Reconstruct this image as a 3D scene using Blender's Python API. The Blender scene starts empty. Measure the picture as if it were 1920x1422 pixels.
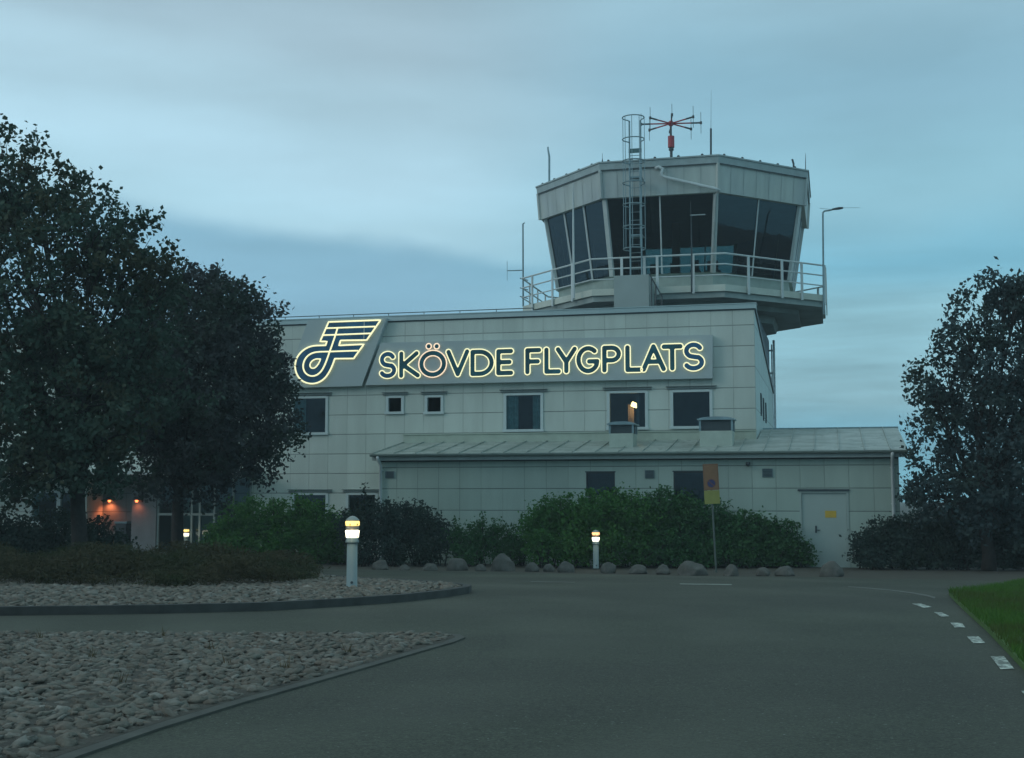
import bpy, math, random
import numpy as np
from mathutils import Vector
R = math.radians
random.seed(7); RNG = np.random.default_rng(11)
SC = bpy.context.scene
COL = SC.collection

# ---------------------------------------------------------------- camera
FPX = 2400.0; PIT = 0.09144746; CAMZ = 1.8
cd = bpy.data.cameras.new('camera'); cam = bpy.data.objects.new('camera', cd); COL.objects.link(cam)
cam.location = (0, 0, CAMZ); cam.rotation_euler = (math.pi/2 + PIT, 0, 0)
cd.sensor_width = 36; cd.lens = 36*FPX/1920; cd.clip_start = 0.1; cd.clip_end = 6000
SC.camera = cam

GLARE_HAZE = 0.0013
# ---------------------------------------------------------------- world: dusk, high overcast
W = bpy.data.worlds.new('World'); SC.world = W; W.use_nodes = True
SUN_EL, SUN_AZ = R(22), R(252)
def build_world():
    nt = W.node_tree; nt.nodes.clear(); N = nt.nodes.new; L = nt.links.new
    out = N('ShaderNodeOutputWorld'); bg = N('ShaderNodeBackground'); L(bg.outputs[0], out.inputs[0])
    S = 0.1; bg.inputs[1].default_value = S*1.09
    sky = N('ShaderNodeTexSky'); sky.sky_type = 'NISHITA'; sky.sun_disc = False
    sky.sun_elevation = SUN_EL; sky.sun_rotation = SUN_AZ
    tc = N('ShaderNodeTexCoord'); sp = N('ShaderNodeSeparateXYZ'); L(tc.outputs['Generated'], sp.inputs[0])
    def M(op, a, b=None, c=None):
        n = N('ShaderNodeMath'); n.operation = op
        for k, v in enumerate((a, b, c)):
            if v is None: continue
            if isinstance(v, (int, float)): n.inputs[k].default_value = v
            else: L(v, n.inputs[k])
        return n.outputs[0]
    def noise(sx, sz, scale, det=4, rough=.5, off=0):
        mp = N('ShaderNodeMapping'); mp.inputs['Scale'].default_value = (sx, 1, sz); mp.inputs['Location'].default_value = (off, off, off)
        L(tc.outputs['Generated'], mp.inputs[0])
        n = N('ShaderNodeTexNoise'); n.inputs['Scale'].default_value = scale; n.inputs['Detail'].default_value = det
        n.inputs['Roughness'].default_value = rough; L(mp.outputs[0], n.inputs['Vector'])
        return n.outputs['Fac']
    def ramp(v, stops):
        r = N('ShaderNodeValToRGB'); cr = r.color_ramp; cr.interpolation = 'EASE'
        while len(cr.elements) > 1: cr.elements.remove(cr.elements[-1])
        cr.elements[0].position = stops[0][0]; cr.elements[0].color = (*stops[0][1], 1)
        for p, c in stops[1:]:
            e = cr.elements.new(p); e.color = (*c, 1)
        L(v, r.inputs[0]); return r.outputs[0]
    el, az = sp.outputs[2], sp.outputs[0]
    n1 = noise(1, 3.0, 4.0, 5, .5)
    n2 = noise(1, 4.5, 4.0, 5, .5, 3.1)
    n0 = noise(1, 1.6, 9.0, 4, .5, 8.0)
    e1 = M('ADD', el, M('MULTIPLY', M('SUBTRACT', n1, .5), .045))
    e1 = M('ADD', e1, M('MULTIPLY', M('SUBTRACT', n0, .5), .022))
    e1 = M('SUBTRACT', e1, M('MULTIPLY', M('ADD', az, .1), -.10))
    e2 = M('ADD', el, M('MULTIPLY', M('SUBTRACT', n1, .5), .06))
    left = ramp(e1, SKY_LEFT); right = ramp(e2, SKY_RIGHT)
    sm = N('ShaderNodeMapRange'); sm.interpolation_type = 'SMOOTHSTEP'
    L(M('ADD', az, M('MULTIPLY', M('SUBTRACT', n1, .5), .10)), sm.inputs[0]); sm.inputs[1].default_value = -.10; sm.inputs[2].default_value = .14
    mx = N('ShaderNodeMix'); mx.data_type = 'RGBA'; L(sm.outputs[0], mx.inputs[0]); L(left, mx.inputs[6]); L(right, mx.inputs[7])
    n3 = noise(1, 11., 4.5, 5, .55, 5.7)
    lowf = N('ShaderNodeMapRange'); lowf.interpolation_type = 'SMOOTHSTEP'; L(el, lowf.inputs[0]); lowf.inputs[1].default_value = .22; lowf.inputs[2].default_value = .12; lowf.inputs[3].default_value = 0; lowf.inputs[4].default_value = 1
    lowm = M('MULTIPLY', M('MULTIPLY', M('SUBTRACT', n3, .5), 1.15), M('MULTIPLY', lowf.outputs[0], M('ADD', M('MULTIPLY', sm.outputs[0], .8), .2)))
    # streaks of cloud
    st = N('ShaderNodeMapRange'); L(n2, st.inputs[0]); st.inputs[1].default_value = .34; st.inputs[2].default_value = .68
    st.inputs[3].default_value = .92; st.inputs[4].default_value = 1.07
    vm = N('ShaderNodeVectorMath'); vm.operation = 'SCALE'; L(mx.outputs[2], vm.inputs[0]); L(M('DIVIDE', M('ADD', st.outputs[0], lowm), S), vm.inputs['Scale'])
    m2 = N('ShaderNodeMix'); m2.data_type = 'RGBA'; m2.inputs[0].default_value = .98
    L(sky.outputs[0], m2.inputs[6]); L(vm.outputs[0], m2.inputs[7]); L(m2.outputs[2], bg.inputs[0])
SKY_LEFT = [(0.0, (.23,.45,.59)), (.12, (.24,.46,.61)), (.182, (.25,.48,.63)), (.204, (.44,.70,.83)), (.25, (.45,.69,.82)), (.295, (.40,.60,.71)), (.34, (.34,.49,.58)), (.40, (.32,.46,.54)), (.6, (.35,.50,.56)), (1.0, (.36,.50,.56))]
SKY_RIGHT = [(0.0, (.17,.46,.58)), (.045, (.17,.43,.56)), (.075, (.28,.52,.61)), (.13, (.28,.54,.64)), (.175, (.19,.46,.60)), (.22, (.28,.54,.66)), (.30, (.25,.46,.58)), (.38, (.30,.50,.61)), (.6, (.32,.50,.56)), (1.0, (.36,.50,.56))]
build_world()
sl = bpy.data.lights.new('sun', 'SUN'); sl.energy = 0.5; sl.angle = R(25); sl.color = (1, .93, .84)
sun = bpy.data.objects.new('sun', sl); COL.objects.link(sun)
sd = Vector((math.sin(SUN_AZ)*math.cos(SUN_EL), math.cos(SUN_AZ)*math.cos(SUN_EL), math.sin(SUN_EL)))
sun.rotation_euler = sd.to_track_quat('Z', 'Y').to_euler()
SC.view_settings.view_transform = 'Standard'; SC.view_settings.look = 'None'; SC.view_settings.exposure = 0; SC.view_settings.gamma = 1

# ---------------------------------------------------------------- geometry helpers
TH = 0.24623333; OX, OY = 6.7215, 35.2045      # terminal front right corner and heading
cT, sT = math.cos(TH), math.sin(TH)
def ray(px, py):
    a, b = (px-960)/FPX, (711-py)/FPX
    return np.array([a, math.cos(PIT)-b*math.sin(PIT), math.sin(PIT)+b*math.cos(PIT)])
def fac(px, py, c=0.0):
    """point on the vertical plane local Y=c of the terminal frame -> (u, z)"""
    d = ray(px, py)
    n = d[0]*sT + d[1]*cT; k = (OX*sT + OY*cT + c)/n
    p = d*k
    return (p[0]-OX)*cT - (p[1]-OY)*sT, p[2]+CAMZ
def atY(px, py, Y):
    d = ray(px, py); k = Y/d[1]
    return np.array([d[0]*k, Y, d[2]*k+CAMZ])
DY = [-50, 5, 19.4, 31, 36, 5000]; DD = [1.2, 1.2, 1.42, 1.72, 1.8, 1.8]
def gz(y): return CAMZ-np.interp(y, DY, DD)
def gnd(px, py, lift=0.0):
    d = ray(px, py); y = 10.
    for _ in range(60): y = .5*y+.5*((gz(y)+lift-CAMZ)/d[2]*d[1])
    return np.array([d[0]*y/d[1], y, gz(y)+lift])

class MB:
    def __init__(s): s.v = []; s.f = []; s.m = []; s.cur = 0
    def add(s, vs, fs):
        b = len(s.v); s.v += [tuple(map(float, v)) for v in vs]; s.f += [tuple(b+i for i in f) for f in fs]; s.m += [s.cur]*len(fs); return s
    def box(s, x0, x1, y0, y1, z0, z1):
        if x0 > x1: x0, x1 = x1, x0
        if y0 > y1: y0, y1 = y1, y0
        if z0 > z1: z0, z1 = z1, z0
        return s.add([(x, y, z) for z in (z0, z1) for y in (y0, y1) for x in (x0, x1)],
                     [(0,2,3,1), (4,5,7,6), (0,1,5,4), (2,6,7,3), (0,4,6,2), (1,3,7,5)])
    def quad(s, *p): return s.add(p, [(0,1,2,3)])
    def hexa(s, b, t):  # bottom ring, top ring (same count, ccw from above)
        n = len(b); return s.add(list(b)+list(t), [tuple(reversed(range(n))), tuple(range(n, 2*n))]+[(i, (i+1)%n, n+(i+1)%n, n+i) for i in range(n)])
    def tube(s, pts, r, n=8, closed=False, cap=True):
        P = [Vector(p) for p in pts]; m = len(P); rr = r if hasattr(r, '__len__') else [r]*m
        rings = []; up = None
        for i in range(m):
            if closed: t = (P[(i+1)%m]-P[i-1])
            else: t = P[min(i+1, m-1)]-P[max(i-1, 0)]
            if t.length < 1e-9: t = Vector((0,0,1))
            t.normalize()
            if up is None: up = Vector((0,0,1)) if abs(t.z) < .9 else Vector((1,0,0))
            a = t.cross(up)
            if a.length < 1e-3: a = t.cross(Vector((.3,1,.2)))
            a.normalize(); b = t.cross(a); up = a.cross(t)
            rings.append([P[i]+(a*math.cos(2*math.pi*k/n)+b*math.sin(2*math.pi*k/n))*rr[i] for k in range(n)])
        vs = [v for g in rings for v in g]; fs = []
        for i in range(m if closed else m-1):
            j = (i+1) % m
            for k in range(n): fs.append((i*n+k, j*n+k, j*n+(k+1)%n, i*n+(k+1)%n))
        if cap and not closed: fs += [tuple(range(n))[::1], tuple(reversed(range((m-1)*n, m*n)))]
        return s.add(vs, fs)
    def lathe(s, prof, n=24, c=(0,0,0)):
        vs = []; fs = []
        for (r, z) in prof:
            for k in range(n): a = 2*math.pi*k/n; vs.append((c[0]+r*math.cos(a), c[1]+r*math.sin(a), c[2]+z))
        m = len(prof)
        for i in range(m-1):
            for k in range(n): fs.append((i*n+k, i*n+(k+1)%n, (i+1)*n+(k+1)%n, (i+1)*n+k))
        fs += [tuple(reversed(range(n))), tuple(range((m-1)*n, m*n))]
        return s.add(vs, fs)
    def build(s, name, mat, parent=None, smooth=False, loc=None, bevel=0):
        me = bpy.data.meshes.new(name); me.from_pydata(s.v, [], s.f)
        for m in (mat if isinstance(mat, (list, tuple)) else [mat]): me.materials.append(m)
        if isinstance(mat, (list, tuple)): me.polygons.foreach_set('material_index', s.m)
        if smooth: me.polygons.foreach_set('use_smooth', [True]*len(me.polygons))
        me.update(); o = bpy.data.objects.new(name, me); COL.objects.link(o)
        if parent: o.parent = parent
        if loc is not None: o.location = loc
        if bevel:
            b = o.modifiers.new('bevel', 'BEVEL'); b.width = bevel; b.segments = 2; b.limit_method = 'ANGLE'
        return o
def meshnp(name, V, F, mat, parent=None, smooth=False, attr=None):
    """V (n,3), F (m,k) arrays"""
    me = bpy.data.meshes.new(name); V = np.asarray(V, np.float32); F = np.asarray(F, np.int32); k = F.shape[1]
    me.vertices.add(len(V)); me.vertices.foreach_set('co', V.ravel())
    me.loops.add(F.size); me.loops.foreach_set('vertex_index', F.ravel())
    me.polygons.add(len(F)); me.polygons.foreach_set('loop_start', np.arange(0, F.size, k, dtype=np.int32))
    if smooth: me.polygons.foreach_set('use_smooth', np.ones(len(F), bool))
    if attr is not None:
        a = me.attributes.new('tint', 'FLOAT', 'POINT'); a.data.foreach_set('value', np.asarray(attr, np.float32))
    me.materials.append(mat); me.update(calc_edges=True); o = bpy.data.objects.new(name, me); COL.objects.link(o)
    if parent: o.parent = parent
    return o
def thing(name, label, cat, loc=(0,0,0), rz=0, group=None):
    o = bpy.data.objects.new(name, None); COL.objects.link(o); o.location = loc; o.rotation_euler = (0,0,rz)
    o.empty_display_size = .3
    return tag(o, label, cat, group)
def tag(o, label, cat, group=None):
    o['label'] = label; o['category'] = cat
    if group: o['group'] = group
    return o
def struct(o): o['kind'] = 'structure'; return o
def stuff(o, label, cat): o['kind'] = 'stuff'; o['label'] = label; o['category'] = cat; return o
def bthing(name, label, cat, u=0, v=0, z=0, group=None):
    return thing(name, label, cat, (OX+u*cT+v*sT, OY-u*sT+v*cT, z), -TH, group)
def b2w(u, v, z=0): return np.array([OX+u*cT+v*sT, OY-u*sT+v*cT, z])

# ---------------------------------------------------------------- materials
class NT:
    def __init__(s, name):
        s.m = bpy.data.materials.new(name); s.m.use_nodes = True; s.nt = s.m.node_tree; s.nt.nodes.clear()
        s.out = s.N('ShaderNodeOutputMaterial'); s.b = s.N('ShaderNodeBsdfPrincipled'); s.L(s.b.outputs[0], s.out.inputs[0])
        s.tc = s.N('ShaderNodeTexCoord')
    def N(s, t): return s.nt.nodes.new(t)
    def L(s, a, b): s.nt.links.new(a, b)
    def M(s, op, a, b=None, c=None, clamp=False):
        n = s.N('ShaderNodeMath'); n.operation = op; n.use_clamp = clamp
        for k, v in enumerate((a, b, c)):
            if v is None: continue
            if isinstance(v, (int, float)): n.inputs[k].default_value = v
            else: s.L(v, n.inputs[k])
        return n.outputs[0]
    def noise(s, scale, det=4, rough=.55, sc=(1,1,1), src='Object'):
        mp = s.N('ShaderNodeMapping'); mp.inputs['Scale'].default_value = sc; s.L(s.tc.outputs[src], mp.inputs[0])
        n = s.N('ShaderNodeTexNoise'); n.inputs['Scale'].default_value = scale; n.inputs['Detail'].default_value = det
        n.inputs['Roughness'].default_value = rough; s.L(mp.outputs[0], n.inputs['Vector']); return n.outputs['Fac']
    def mix(s, f, a, b):
        n = s.N('ShaderNodeMix'); n.data_type = 'RGBA'
        for k, v in ((0, f), (6, a), (7, b)):
            if isinstance(v, (int, float)): n.inputs[k].default_value = v
            elif isinstance(v, tuple): n.inputs[k].default_value = (*v, 1)
            else: s.L(v, n.inputs[k])
        return n.outputs[2]
    def mr(s, v, a, b, c=0., d=1.):
        n = s.N('ShaderNodeMapRange'); s.L(v, n.inputs[0])
        for k, x in enumerate((a, b, c, d)): n.inputs[k+1].default_value = x
        return n.outputs[0]
    def bump(s, h, dist=.02, st=.6):
        n = s.N('ShaderNodeBump'); n.inputs['Distance'].default_value = dist; n.inputs['Strength'].default_value = st
        s.L(h, n.inputs['Height']); s.L(n.outputs[0], s.b.inputs['Normal'])
    def fin(s, col=None, rough=.6, metal=0, spec=None):
        if col is not None:
            if isinstance(col, tuple): s.b.inputs['Base Color'].default_value = (*col, 1)
            else: s.L(col, s.b.inputs['Base Color'])
        if isinstance(rough, (int, float)): s.b.inputs['Roughness'].default_value = rough
        else: s.L(rough, s.b.inputs['Roughness'])
        s.b.inputs['Metallic'].default_value = metal
        if spec is not None: s.b.inputs['Specular IOR Level'].default_value = spec
        return s.m
def simple(name, col, rough=.5, metal=0, var=.12, scale=3., spec=None, src='Object'):
    m = NT(name); n = m.noise(scale, 5, .6, src=src)
    c = m.mix(m.mr(n, .3, .7), tuple(x*(1-var) for x in col), tuple(min(1, x*(1+var)) for x in col))
    return m.fin(c, rough, metal, spec)
def emit(name, col, st, rough=.4):
    m = NT(name); m.fin(tuple(min(1, c) for c in col), rough)
    m.b.inputs['Emission Color'].default_value = (*col, 1); m.b.inputs['Emission Strength'].default_value = st; return m.m
def cladding(name, col, w, h, u0, z0, axis=0, joint=.011, zs=1.0):
    m = NT(name); sp = m.N('ShaderNodeSeparateXYZ'); m.L(m.tc.outputs['Object'], sp.inputs[0])
    x = m.M('DIVIDE', m.M('SUBTRACT', sp.outputs[axis], u0), w); z = m.M('DIVIDE', m.M('SUBTRACT', sp.outputs[2], z0), h)
    fx = m.M('ABSOLUTE', m.M('SUBTRACT', m.M('FRACT', m.M('ADD', x, 100.)), .5)); fz = m.M('ABSOLUTE', m.M('SUBTRACT', m.M('FRACT', m.M('ADD', z, 100.)), .5))
    lx = m.mr(fx, .5-joint/w*1.2, .5-joint/w*.5); lz = m.mr(fz, .5-joint/h*1.5, .5-joint/h*.6)
    wn = m.N('ShaderNodeTexWhiteNoise'); cv = m.N('ShaderNodeCombineXYZ')
    m.L(m.M('FLOOR', x), cv.inputs[0]); m.L(m.M('FLOOR', z), cv.inputs[1]); m.L(cv.outputs[0], wn.inputs[0])
    pv = m.mr(wn.outputs[0], 0, 1, .95, 1.04)
    st = m.noise(1.2, 6, .6, (1.6, 1.6, .3)); big = m.noise(.35, 3)
    g = m.M('MULTIPLY', m.M('MULTIPLY', pv, m.mr(st, .3, .7, .90, 1.07)), m.mr(big, .3, .7, .93, 1.06))
    base = m.mix(m.noise(.25, 2), tuple(col), (col[0]*.94, col[1]*1.03, col[2]*.98))
    vm = m.N('ShaderNodeVectorMath'); vm.operation = 'SCALE'; m.L(base, vm.inputs[0]); m.L(g, vm.inputs['Scale'])
    wv = m.noise(.8, 2, .5)
    ln = m.M('MAXIMUM', m.M('MULTIPLY', lx, m.mr(wv, .35, .65, .10, .42)), m.M('MULTIPLY', lz, m.mr(wv, .3, .7, .72, .5)))
    c = m.mix(ln, vm.outputs[0], (.035, .05, .055))
    m.bump(m.M('SUBTRACT', 1.0, m.M('MAXIMUM', lx, lz)), .012, .5)
    return m.fin(c, .55)
def glass(name, tint, trans=.85, ior=1.35, rough=0.0):
    m = NT(name); m.nt.nodes.remove(m.b)
    t = m.N('ShaderNodeBsdfTransparent'); t.inputs[0].default_value = (*tint, 1)
    g = m.N('ShaderNodeBsdfGlossy'); g.inputs[0].default_value = (.72,.88,1,1); g.inputs['Roughness'].default_value = rough
    f = m.N('ShaderNodeFresnel'); f.inputs[0].default_value = ior
    n = m.noise(1.5, 3); b = m.N('ShaderNodeBump'); b.inputs['Distance'].default_value = .004; b.inputs['Strength'].default_value = .2; m.L(n, b.inputs['Height']); m.L(b.outputs[0], g.inputs['Normal'])
    x = m.N('ShaderNodeMixShader'); m.L(f.outputs[0], x.inputs[0]); m.L(t.outputs[0], x.inputs[1]); m.L(g.outputs[0], x.inputs[2]); m.L(x.outputs[0], m.out.inputs[0])
    return m.m
def leafmat(name, c1, c2, c3, tr=.25):
    m = NT(name); at = m.N('ShaderNodeAttribute'); at.attribute_name = 'tint'
    n = m.noise(.9, 3)
    c = m.mix(at.outputs['Fac'], c1, c2); c = m.mix(m.mr(n, .48, .62), c, c3)
    m.fin(c, .8, spec=.12)
    t = m.N('ShaderNodeBsdfTranslucent'); m.L(c, t.inputs[0]); x = m.N('ShaderNodeMixShader'); x.inputs[0].default_value = tr
    m.L(m.b.outputs[0], x.inputs[1]); m.L(t.outputs[0], x.inputs[2]); m.L(x.outputs[0], m.out.inputs[0]); return m.m

PW, PH = .6, .58064
Z0 = 4.74063+CAMZ
ANC = -2.4
au = fac(1546, 900, ANC)[0]; az_ = fac(1650, 915.6, ANC)[1]
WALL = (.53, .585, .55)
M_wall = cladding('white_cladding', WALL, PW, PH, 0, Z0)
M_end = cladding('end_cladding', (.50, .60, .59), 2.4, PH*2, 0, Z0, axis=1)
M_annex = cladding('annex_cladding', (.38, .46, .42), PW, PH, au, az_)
M_trim = simple('painted_metal_trim', (.46,.53,.52), .45, var=.10, scale=1.2)
M_frame = simple('window_frame_paint', (.50,.60,.60), .4, var=.05)
M_dark = simple('dark_metal', (.035,.055,.065), .5)
M_green = simple('green_painted_steel', (.07,.17,.18), .45)
M_galv = simple('galvanised_steel', (.22,.32,.35), .42, .4, var=.2)
M_rail = simple('white_railing_paint', (.56,.63,.63), .4, var=.08)
M_concrete = simple('tower_concrete', (.22,.28,.32), .8, var=.15, scale=1.5)
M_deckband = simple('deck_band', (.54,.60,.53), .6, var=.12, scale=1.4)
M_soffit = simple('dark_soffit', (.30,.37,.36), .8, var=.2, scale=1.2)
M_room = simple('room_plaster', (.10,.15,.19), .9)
M_ceil = simple('cab_ceiling', (.14,.22,.33), .95)
M_glass = glass('window_glass', (.52,.72,.74), ior=1.48)
M_cabglass = glass('cab_glass', (.22,.33,.34), ior=1.65)
M_curtain = simple('curtain_cloth', (.42,.58,.58), .9, var=.25, scale=8)
M_door = simple('door_paint', (.37,.46,.43), .45, var=.07, scale=.8)
M_yellow = simple('yellow_plate', (.62,.42,.05), .5)
M_red = simple('red_lacquer', (.34,.045,.06), .5)
M_signboard = simple('sign_board_paint', (.38,.465,.475), .42, var=.05, scale=.5)
M_blue = simple('sign_blue', (.016,.11,.22), .4, var=.35, scale=2.)
M_teal = simple('sign_teal', (.010,.10,.13), .4, var=.45, scale=2.)
M_neon = emit('light_tube', (.98, .91, .54), .92)
M_neon2 = emit('light_tube_pink', (1.0, .74, .52), .95)
M_bark = simple('bark', (.022,.021,.020), .9, var=.4, scale=12)

# ---------------------------------------------------------------- terminal building
def wall_holes(mb, x0, x1, z0, z1, holes, y, depth=.16):
    xs = sorted({x0, x1, *[h[0] for h in holes], *[h[1] for h in holes]}); zs = sorted({z0, z1, *[h[2] for h in holes], *[h[3] for h in holes]})
    for i in range(len(xs)-1):
        for j in range(len(zs)-1):
            cx, cz = (xs[i]+xs[i+1])/2, (zs[j]+zs[j+1])/2
            if any(h[0] < cx < h[1] and h[2] < cz < h[3] for h in holes): continue
            mb.quad((xs[i], y, zs[j]), (xs[i+1], y, zs[j]), (xs[i+1], y, zs[j+1]), (xs[i], y, zs[j+1]))
    for h in holes:
        a, b, c, d = h[:4]; dd = h[4] if len(h) > 4 else depth
        mb.quad((a,y,c), (a,y,d), (a,y+dd,d), (a,y+dd,c)); mb.quad((b,y,c), (b,y+dd,c), (b,y+dd,d), (b,y,d))
        mb.quad((a,y,d), (b,y,d), (b,y+dd,d), (a,y+dd,d)); mb.quad((a,y,c), (a,y+dd,c), (b,y+dd,c), (b,y,c))
def prect(x0, y0, x1, y1, c=0.):
    a = fac(x0, (y0+y1)/2, c)[0]; b = fac(x1, (y0+y1)/2, c)[0]
    t = fac((x0+x1)/2, y0, c)[1]; d = fac((x0+x1)/2, y1, c)[1]
    return (a, b, d, t)

TB = bthing('terminal_building', 'long white panelled airport terminal with lit sign boards and a flat parapet', 'building')
UL = -27.5; ZP = fac(1417, 568)[1]; ZPW = fac(1417, 578.5)[1]
wins = [('w1', (551,748,610,811)), ('s1', (729,747,752,772)), ('s2', (802,746,826,772)), ('w4', (950,742,1013,805)), ('w5', (1144,738,1209,801)), ('w6', (1263,736,1330,799)),
        ('l1', (552,929,610,990)), ('l2', (654,929,703,990)), ('e1', (62,925,106,978)), ('e2', (114,925,152,978))]
rects = {k: prect(*r) for k, r in wins}
for k in rects:
    a, b, c, d = rects[k]; rects[k] = (a-.075, b+.075, c-.06, d+.06)
RU0, RU1, RZ = fac(163, 940)[0], fac(472, 940)[0], fac(440, 892)[1]
mb = MB(); wall_holes(mb, UL, 0, 0, ZPW, list(rects.values())+[(RU0, RU1, 0, RZ, .9)], 0)
mb.quad((UL,0,0), (UL,0,ZPW), (UL,8,5.6), (UL,8,0)); mb.quad((UL,8,0), (UL,8,5.6), (0,8,5.6), (0,8,0))
mb.build('wall', M_wall, TB)
def endp(px, py):
    d = ray(px, py); # plane u=0: (p-O).u=0
    k = (OX*cT-OY*sT)/(d[0]*cT-d[1]*sT); p = d*k
    return (p[0]-OX)*sT+(p[1]-OY)*cT, p[2]+CAMZ
EB, ZB = endp(1448.6, 731)
mb = MB()
eh = []
for (x, ya, yb) in ((1426, 738, 779), (1430.5, 747, 788), (1435, 756, 793)):
    v0, zt = endp(x, ya); zb = endp(x, yb)[1]; eh.append((v0-.17, v0+.17, zb, zt))
vs = sorted({0, EB, *[h[0] for h in eh], *[h[1] for h in eh]})
def ztop(v): return 7.05+(ZB-7.05)*v/EB
for i in range(len(vs)-1):
    a, b = vs[i], vs[i+1]; hit = [h for h in eh if h[0] < (a+b)/2 < h[1]]
    segs = [(0, 0, ztop(a), ztop(b))] if not hit else [(0, 0, hit[0][2], hit[0][2]), (hit[0][3], hit[0][3], ztop(a), ztop(b))]
    for (za, zb_, zc, zd) in segs: mb.quad((0,a,za), (0,b,zb_), (0,b,zd), (0,a,zc))
mb.build('end_wall', M_end, TB)
for h in eh:
    f = MB(); t = .05
    f.box(.03, -.05, h[0], h[0]+t, h[2], h[3]); f.box(.03, -.05, h[1]-t, h[1], h[2], h[3]); f.box(.03,-.05,h[0]+t,h[1]-t,h[2],h[2]+t); f.box(.03,-.05,h[0]+t,h[1]-t,h[3]-t,h[3])
    fo = f.build('window', M_dark, TB)
    MB().quad((-.03,h[0]+t,h[2]+t), (-.03,h[1]-t,h[2]+t), (-.03,h[1]-t,h[3]-t), (-.03,h[0]+t,h[3]-t)).build('pane', M_dark, fo)
# roof: mono pitch falling away behind the parapet
mb = MB(); mb.hexa([(UL-.1,.12,6.95), (0.04,.12,6.95), (.04,EB+.15,ZB-.13), (UL-.1,EB+.15,ZB-.13)], [(UL-.1,.12,7.1), (.04,.12,7.1), (.04,EB+.15,ZB+.02), (UL-.1,EB+.15,ZB+.02)])
mb.build('roof', M_dark, TB)
# parapet cap: pressed metal lengths of slightly different tone
M_cap = NT('parapet_cap_metal')
spx = M_cap.N('ShaderNodeSeparateXYZ'); M_cap.L(M_cap.tc.outputs['Object'], spx.inputs[0])
wn = M_cap.N('ShaderNodeTexWhiteNoise'); wn.noise_dimensions = '1D'; M_cap.L(M_cap.M('FLOOR', M_cap.M('DIVIDE', spx.outputs[0], 1.45)), wn.inputs['W'])
M_cap = M_cap.fin(M_cap.mix(M_cap.M('MULTIPLY', wn.outputs[0], M_cap.mr(M_cap.noise(2., 4), .3, .7, .6, 1)), (.34,.46,.47), (.50,.60,.61)), .38, .15)
mb = MB(); mb.box(UL-.05, .05, -.06, .3, ZPW, ZP-.025); mb.box(UL-.07, .07, -.08, .34, ZP-.025, ZP)
mb.build('parapet_cap', M_cap, TB)
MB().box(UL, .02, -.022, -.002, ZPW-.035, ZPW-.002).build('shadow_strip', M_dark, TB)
wire = MB(); w1, w2 = fac(300, 600, .2)[0], fac(1000, 576, .2)[0]
wire.tube([(UL, .2, ZP+.11), (w2, .2, ZP+.11)], .014, 5)
for k in range(20): 
    u = UL+(w2-UL)*k/19; wire.box(u-.008, u+.008, .192, .208, ZP, ZP+.11)
wire.build('lightning_wire', M_dark, TB)
M_hood = simple('hood_flashing_paint', (.11,.15,.16), .6)
def window(key, parent, curtain=None, frame=.065, head=True, sill=True, y=0., glassm=None, fm=None):
    a, b, c, d = rects[key]; f = MB(); t = frame; fm = fm or M_frame
    f.box(a-.015, a+t, y-.03, y+.10, c, d); f.box(b-t, b+.015, y-.03, y+.10, c, d); f.box(a+t, b-t, y-.03, y+.10, d-t*.8, d+.012); f.box(a+t, b-t, y-.03, y+.10, c, c+t*.8)
    fo = f.build('window', fm, parent)
    MB().quad((a+t, y+.05, c+t*.8), (b-t, y+.05, c+t*.8), (b-t, y+.05, d-t*.8), (a+t, y+.05, d-t*.8)).build('pane', glassm or M_glass, fo)
    if sill: MB().box(a-.04, b+.04, y-.07, y-.031, c-.02, c+.055).build('sill', M_frame, fo)
    if head:
        h = MB(); h.box(a-.11, b+.12, y-.05, y-.002, d+.035, d+.06); h.box(a-.13, b+.14, y-.075, y-.002, d+.10, d+.115)
        h.build('head_flashing', M_hood, fo)
    for (x0, x1) in (curtain or []):
        n = 28; cm = MB(); x0, x1 = a+(b-a)*x0, a+(b-a)*x1
        P = [(x0+(x1-x0)*k/n, y+.13+.035*math.sin(k*1.9+x0*9)) for k in range(n+1)]
        for k in range(n): cm.quad((P[k][0],P[k][1],c), (P[k+1][0],P[k+1][1],c), (P[k+1][0],P[k+1][1],d+.1), (P[k][0],P[k][1],d+.1))
        cm.build('curtain', M_curtain, fo, smooth=True)
    return fo
window('w1', TB, [(0, .36)]); window('s1', TB); window('s2', TB)
wc = window('w4', TB, [(.0, .34), (.72, 1.0)])
window('w5', TB, [(.93, 1.0)]); window('w6', TB)
window('l1', TB, sill=False); window('l2', TB, sill=False)
window('e1', TB, [(.0,.2)], head=False); window('e2', TB, head=False)
# interior: intermediate floor and back partition so windows look into dark rooms
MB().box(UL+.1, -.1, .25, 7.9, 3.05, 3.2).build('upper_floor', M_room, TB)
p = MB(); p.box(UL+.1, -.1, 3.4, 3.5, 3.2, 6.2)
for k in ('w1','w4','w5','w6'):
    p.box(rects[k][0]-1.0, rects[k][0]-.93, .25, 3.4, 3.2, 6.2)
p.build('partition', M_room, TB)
MB().box(UL+.1, RU0, 3.4, 3.5, 0, 3.0).box(RU1, -.1, 3.4, 3.5, 0, 3.0).build('ground_partition', M_room, TB)
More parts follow.
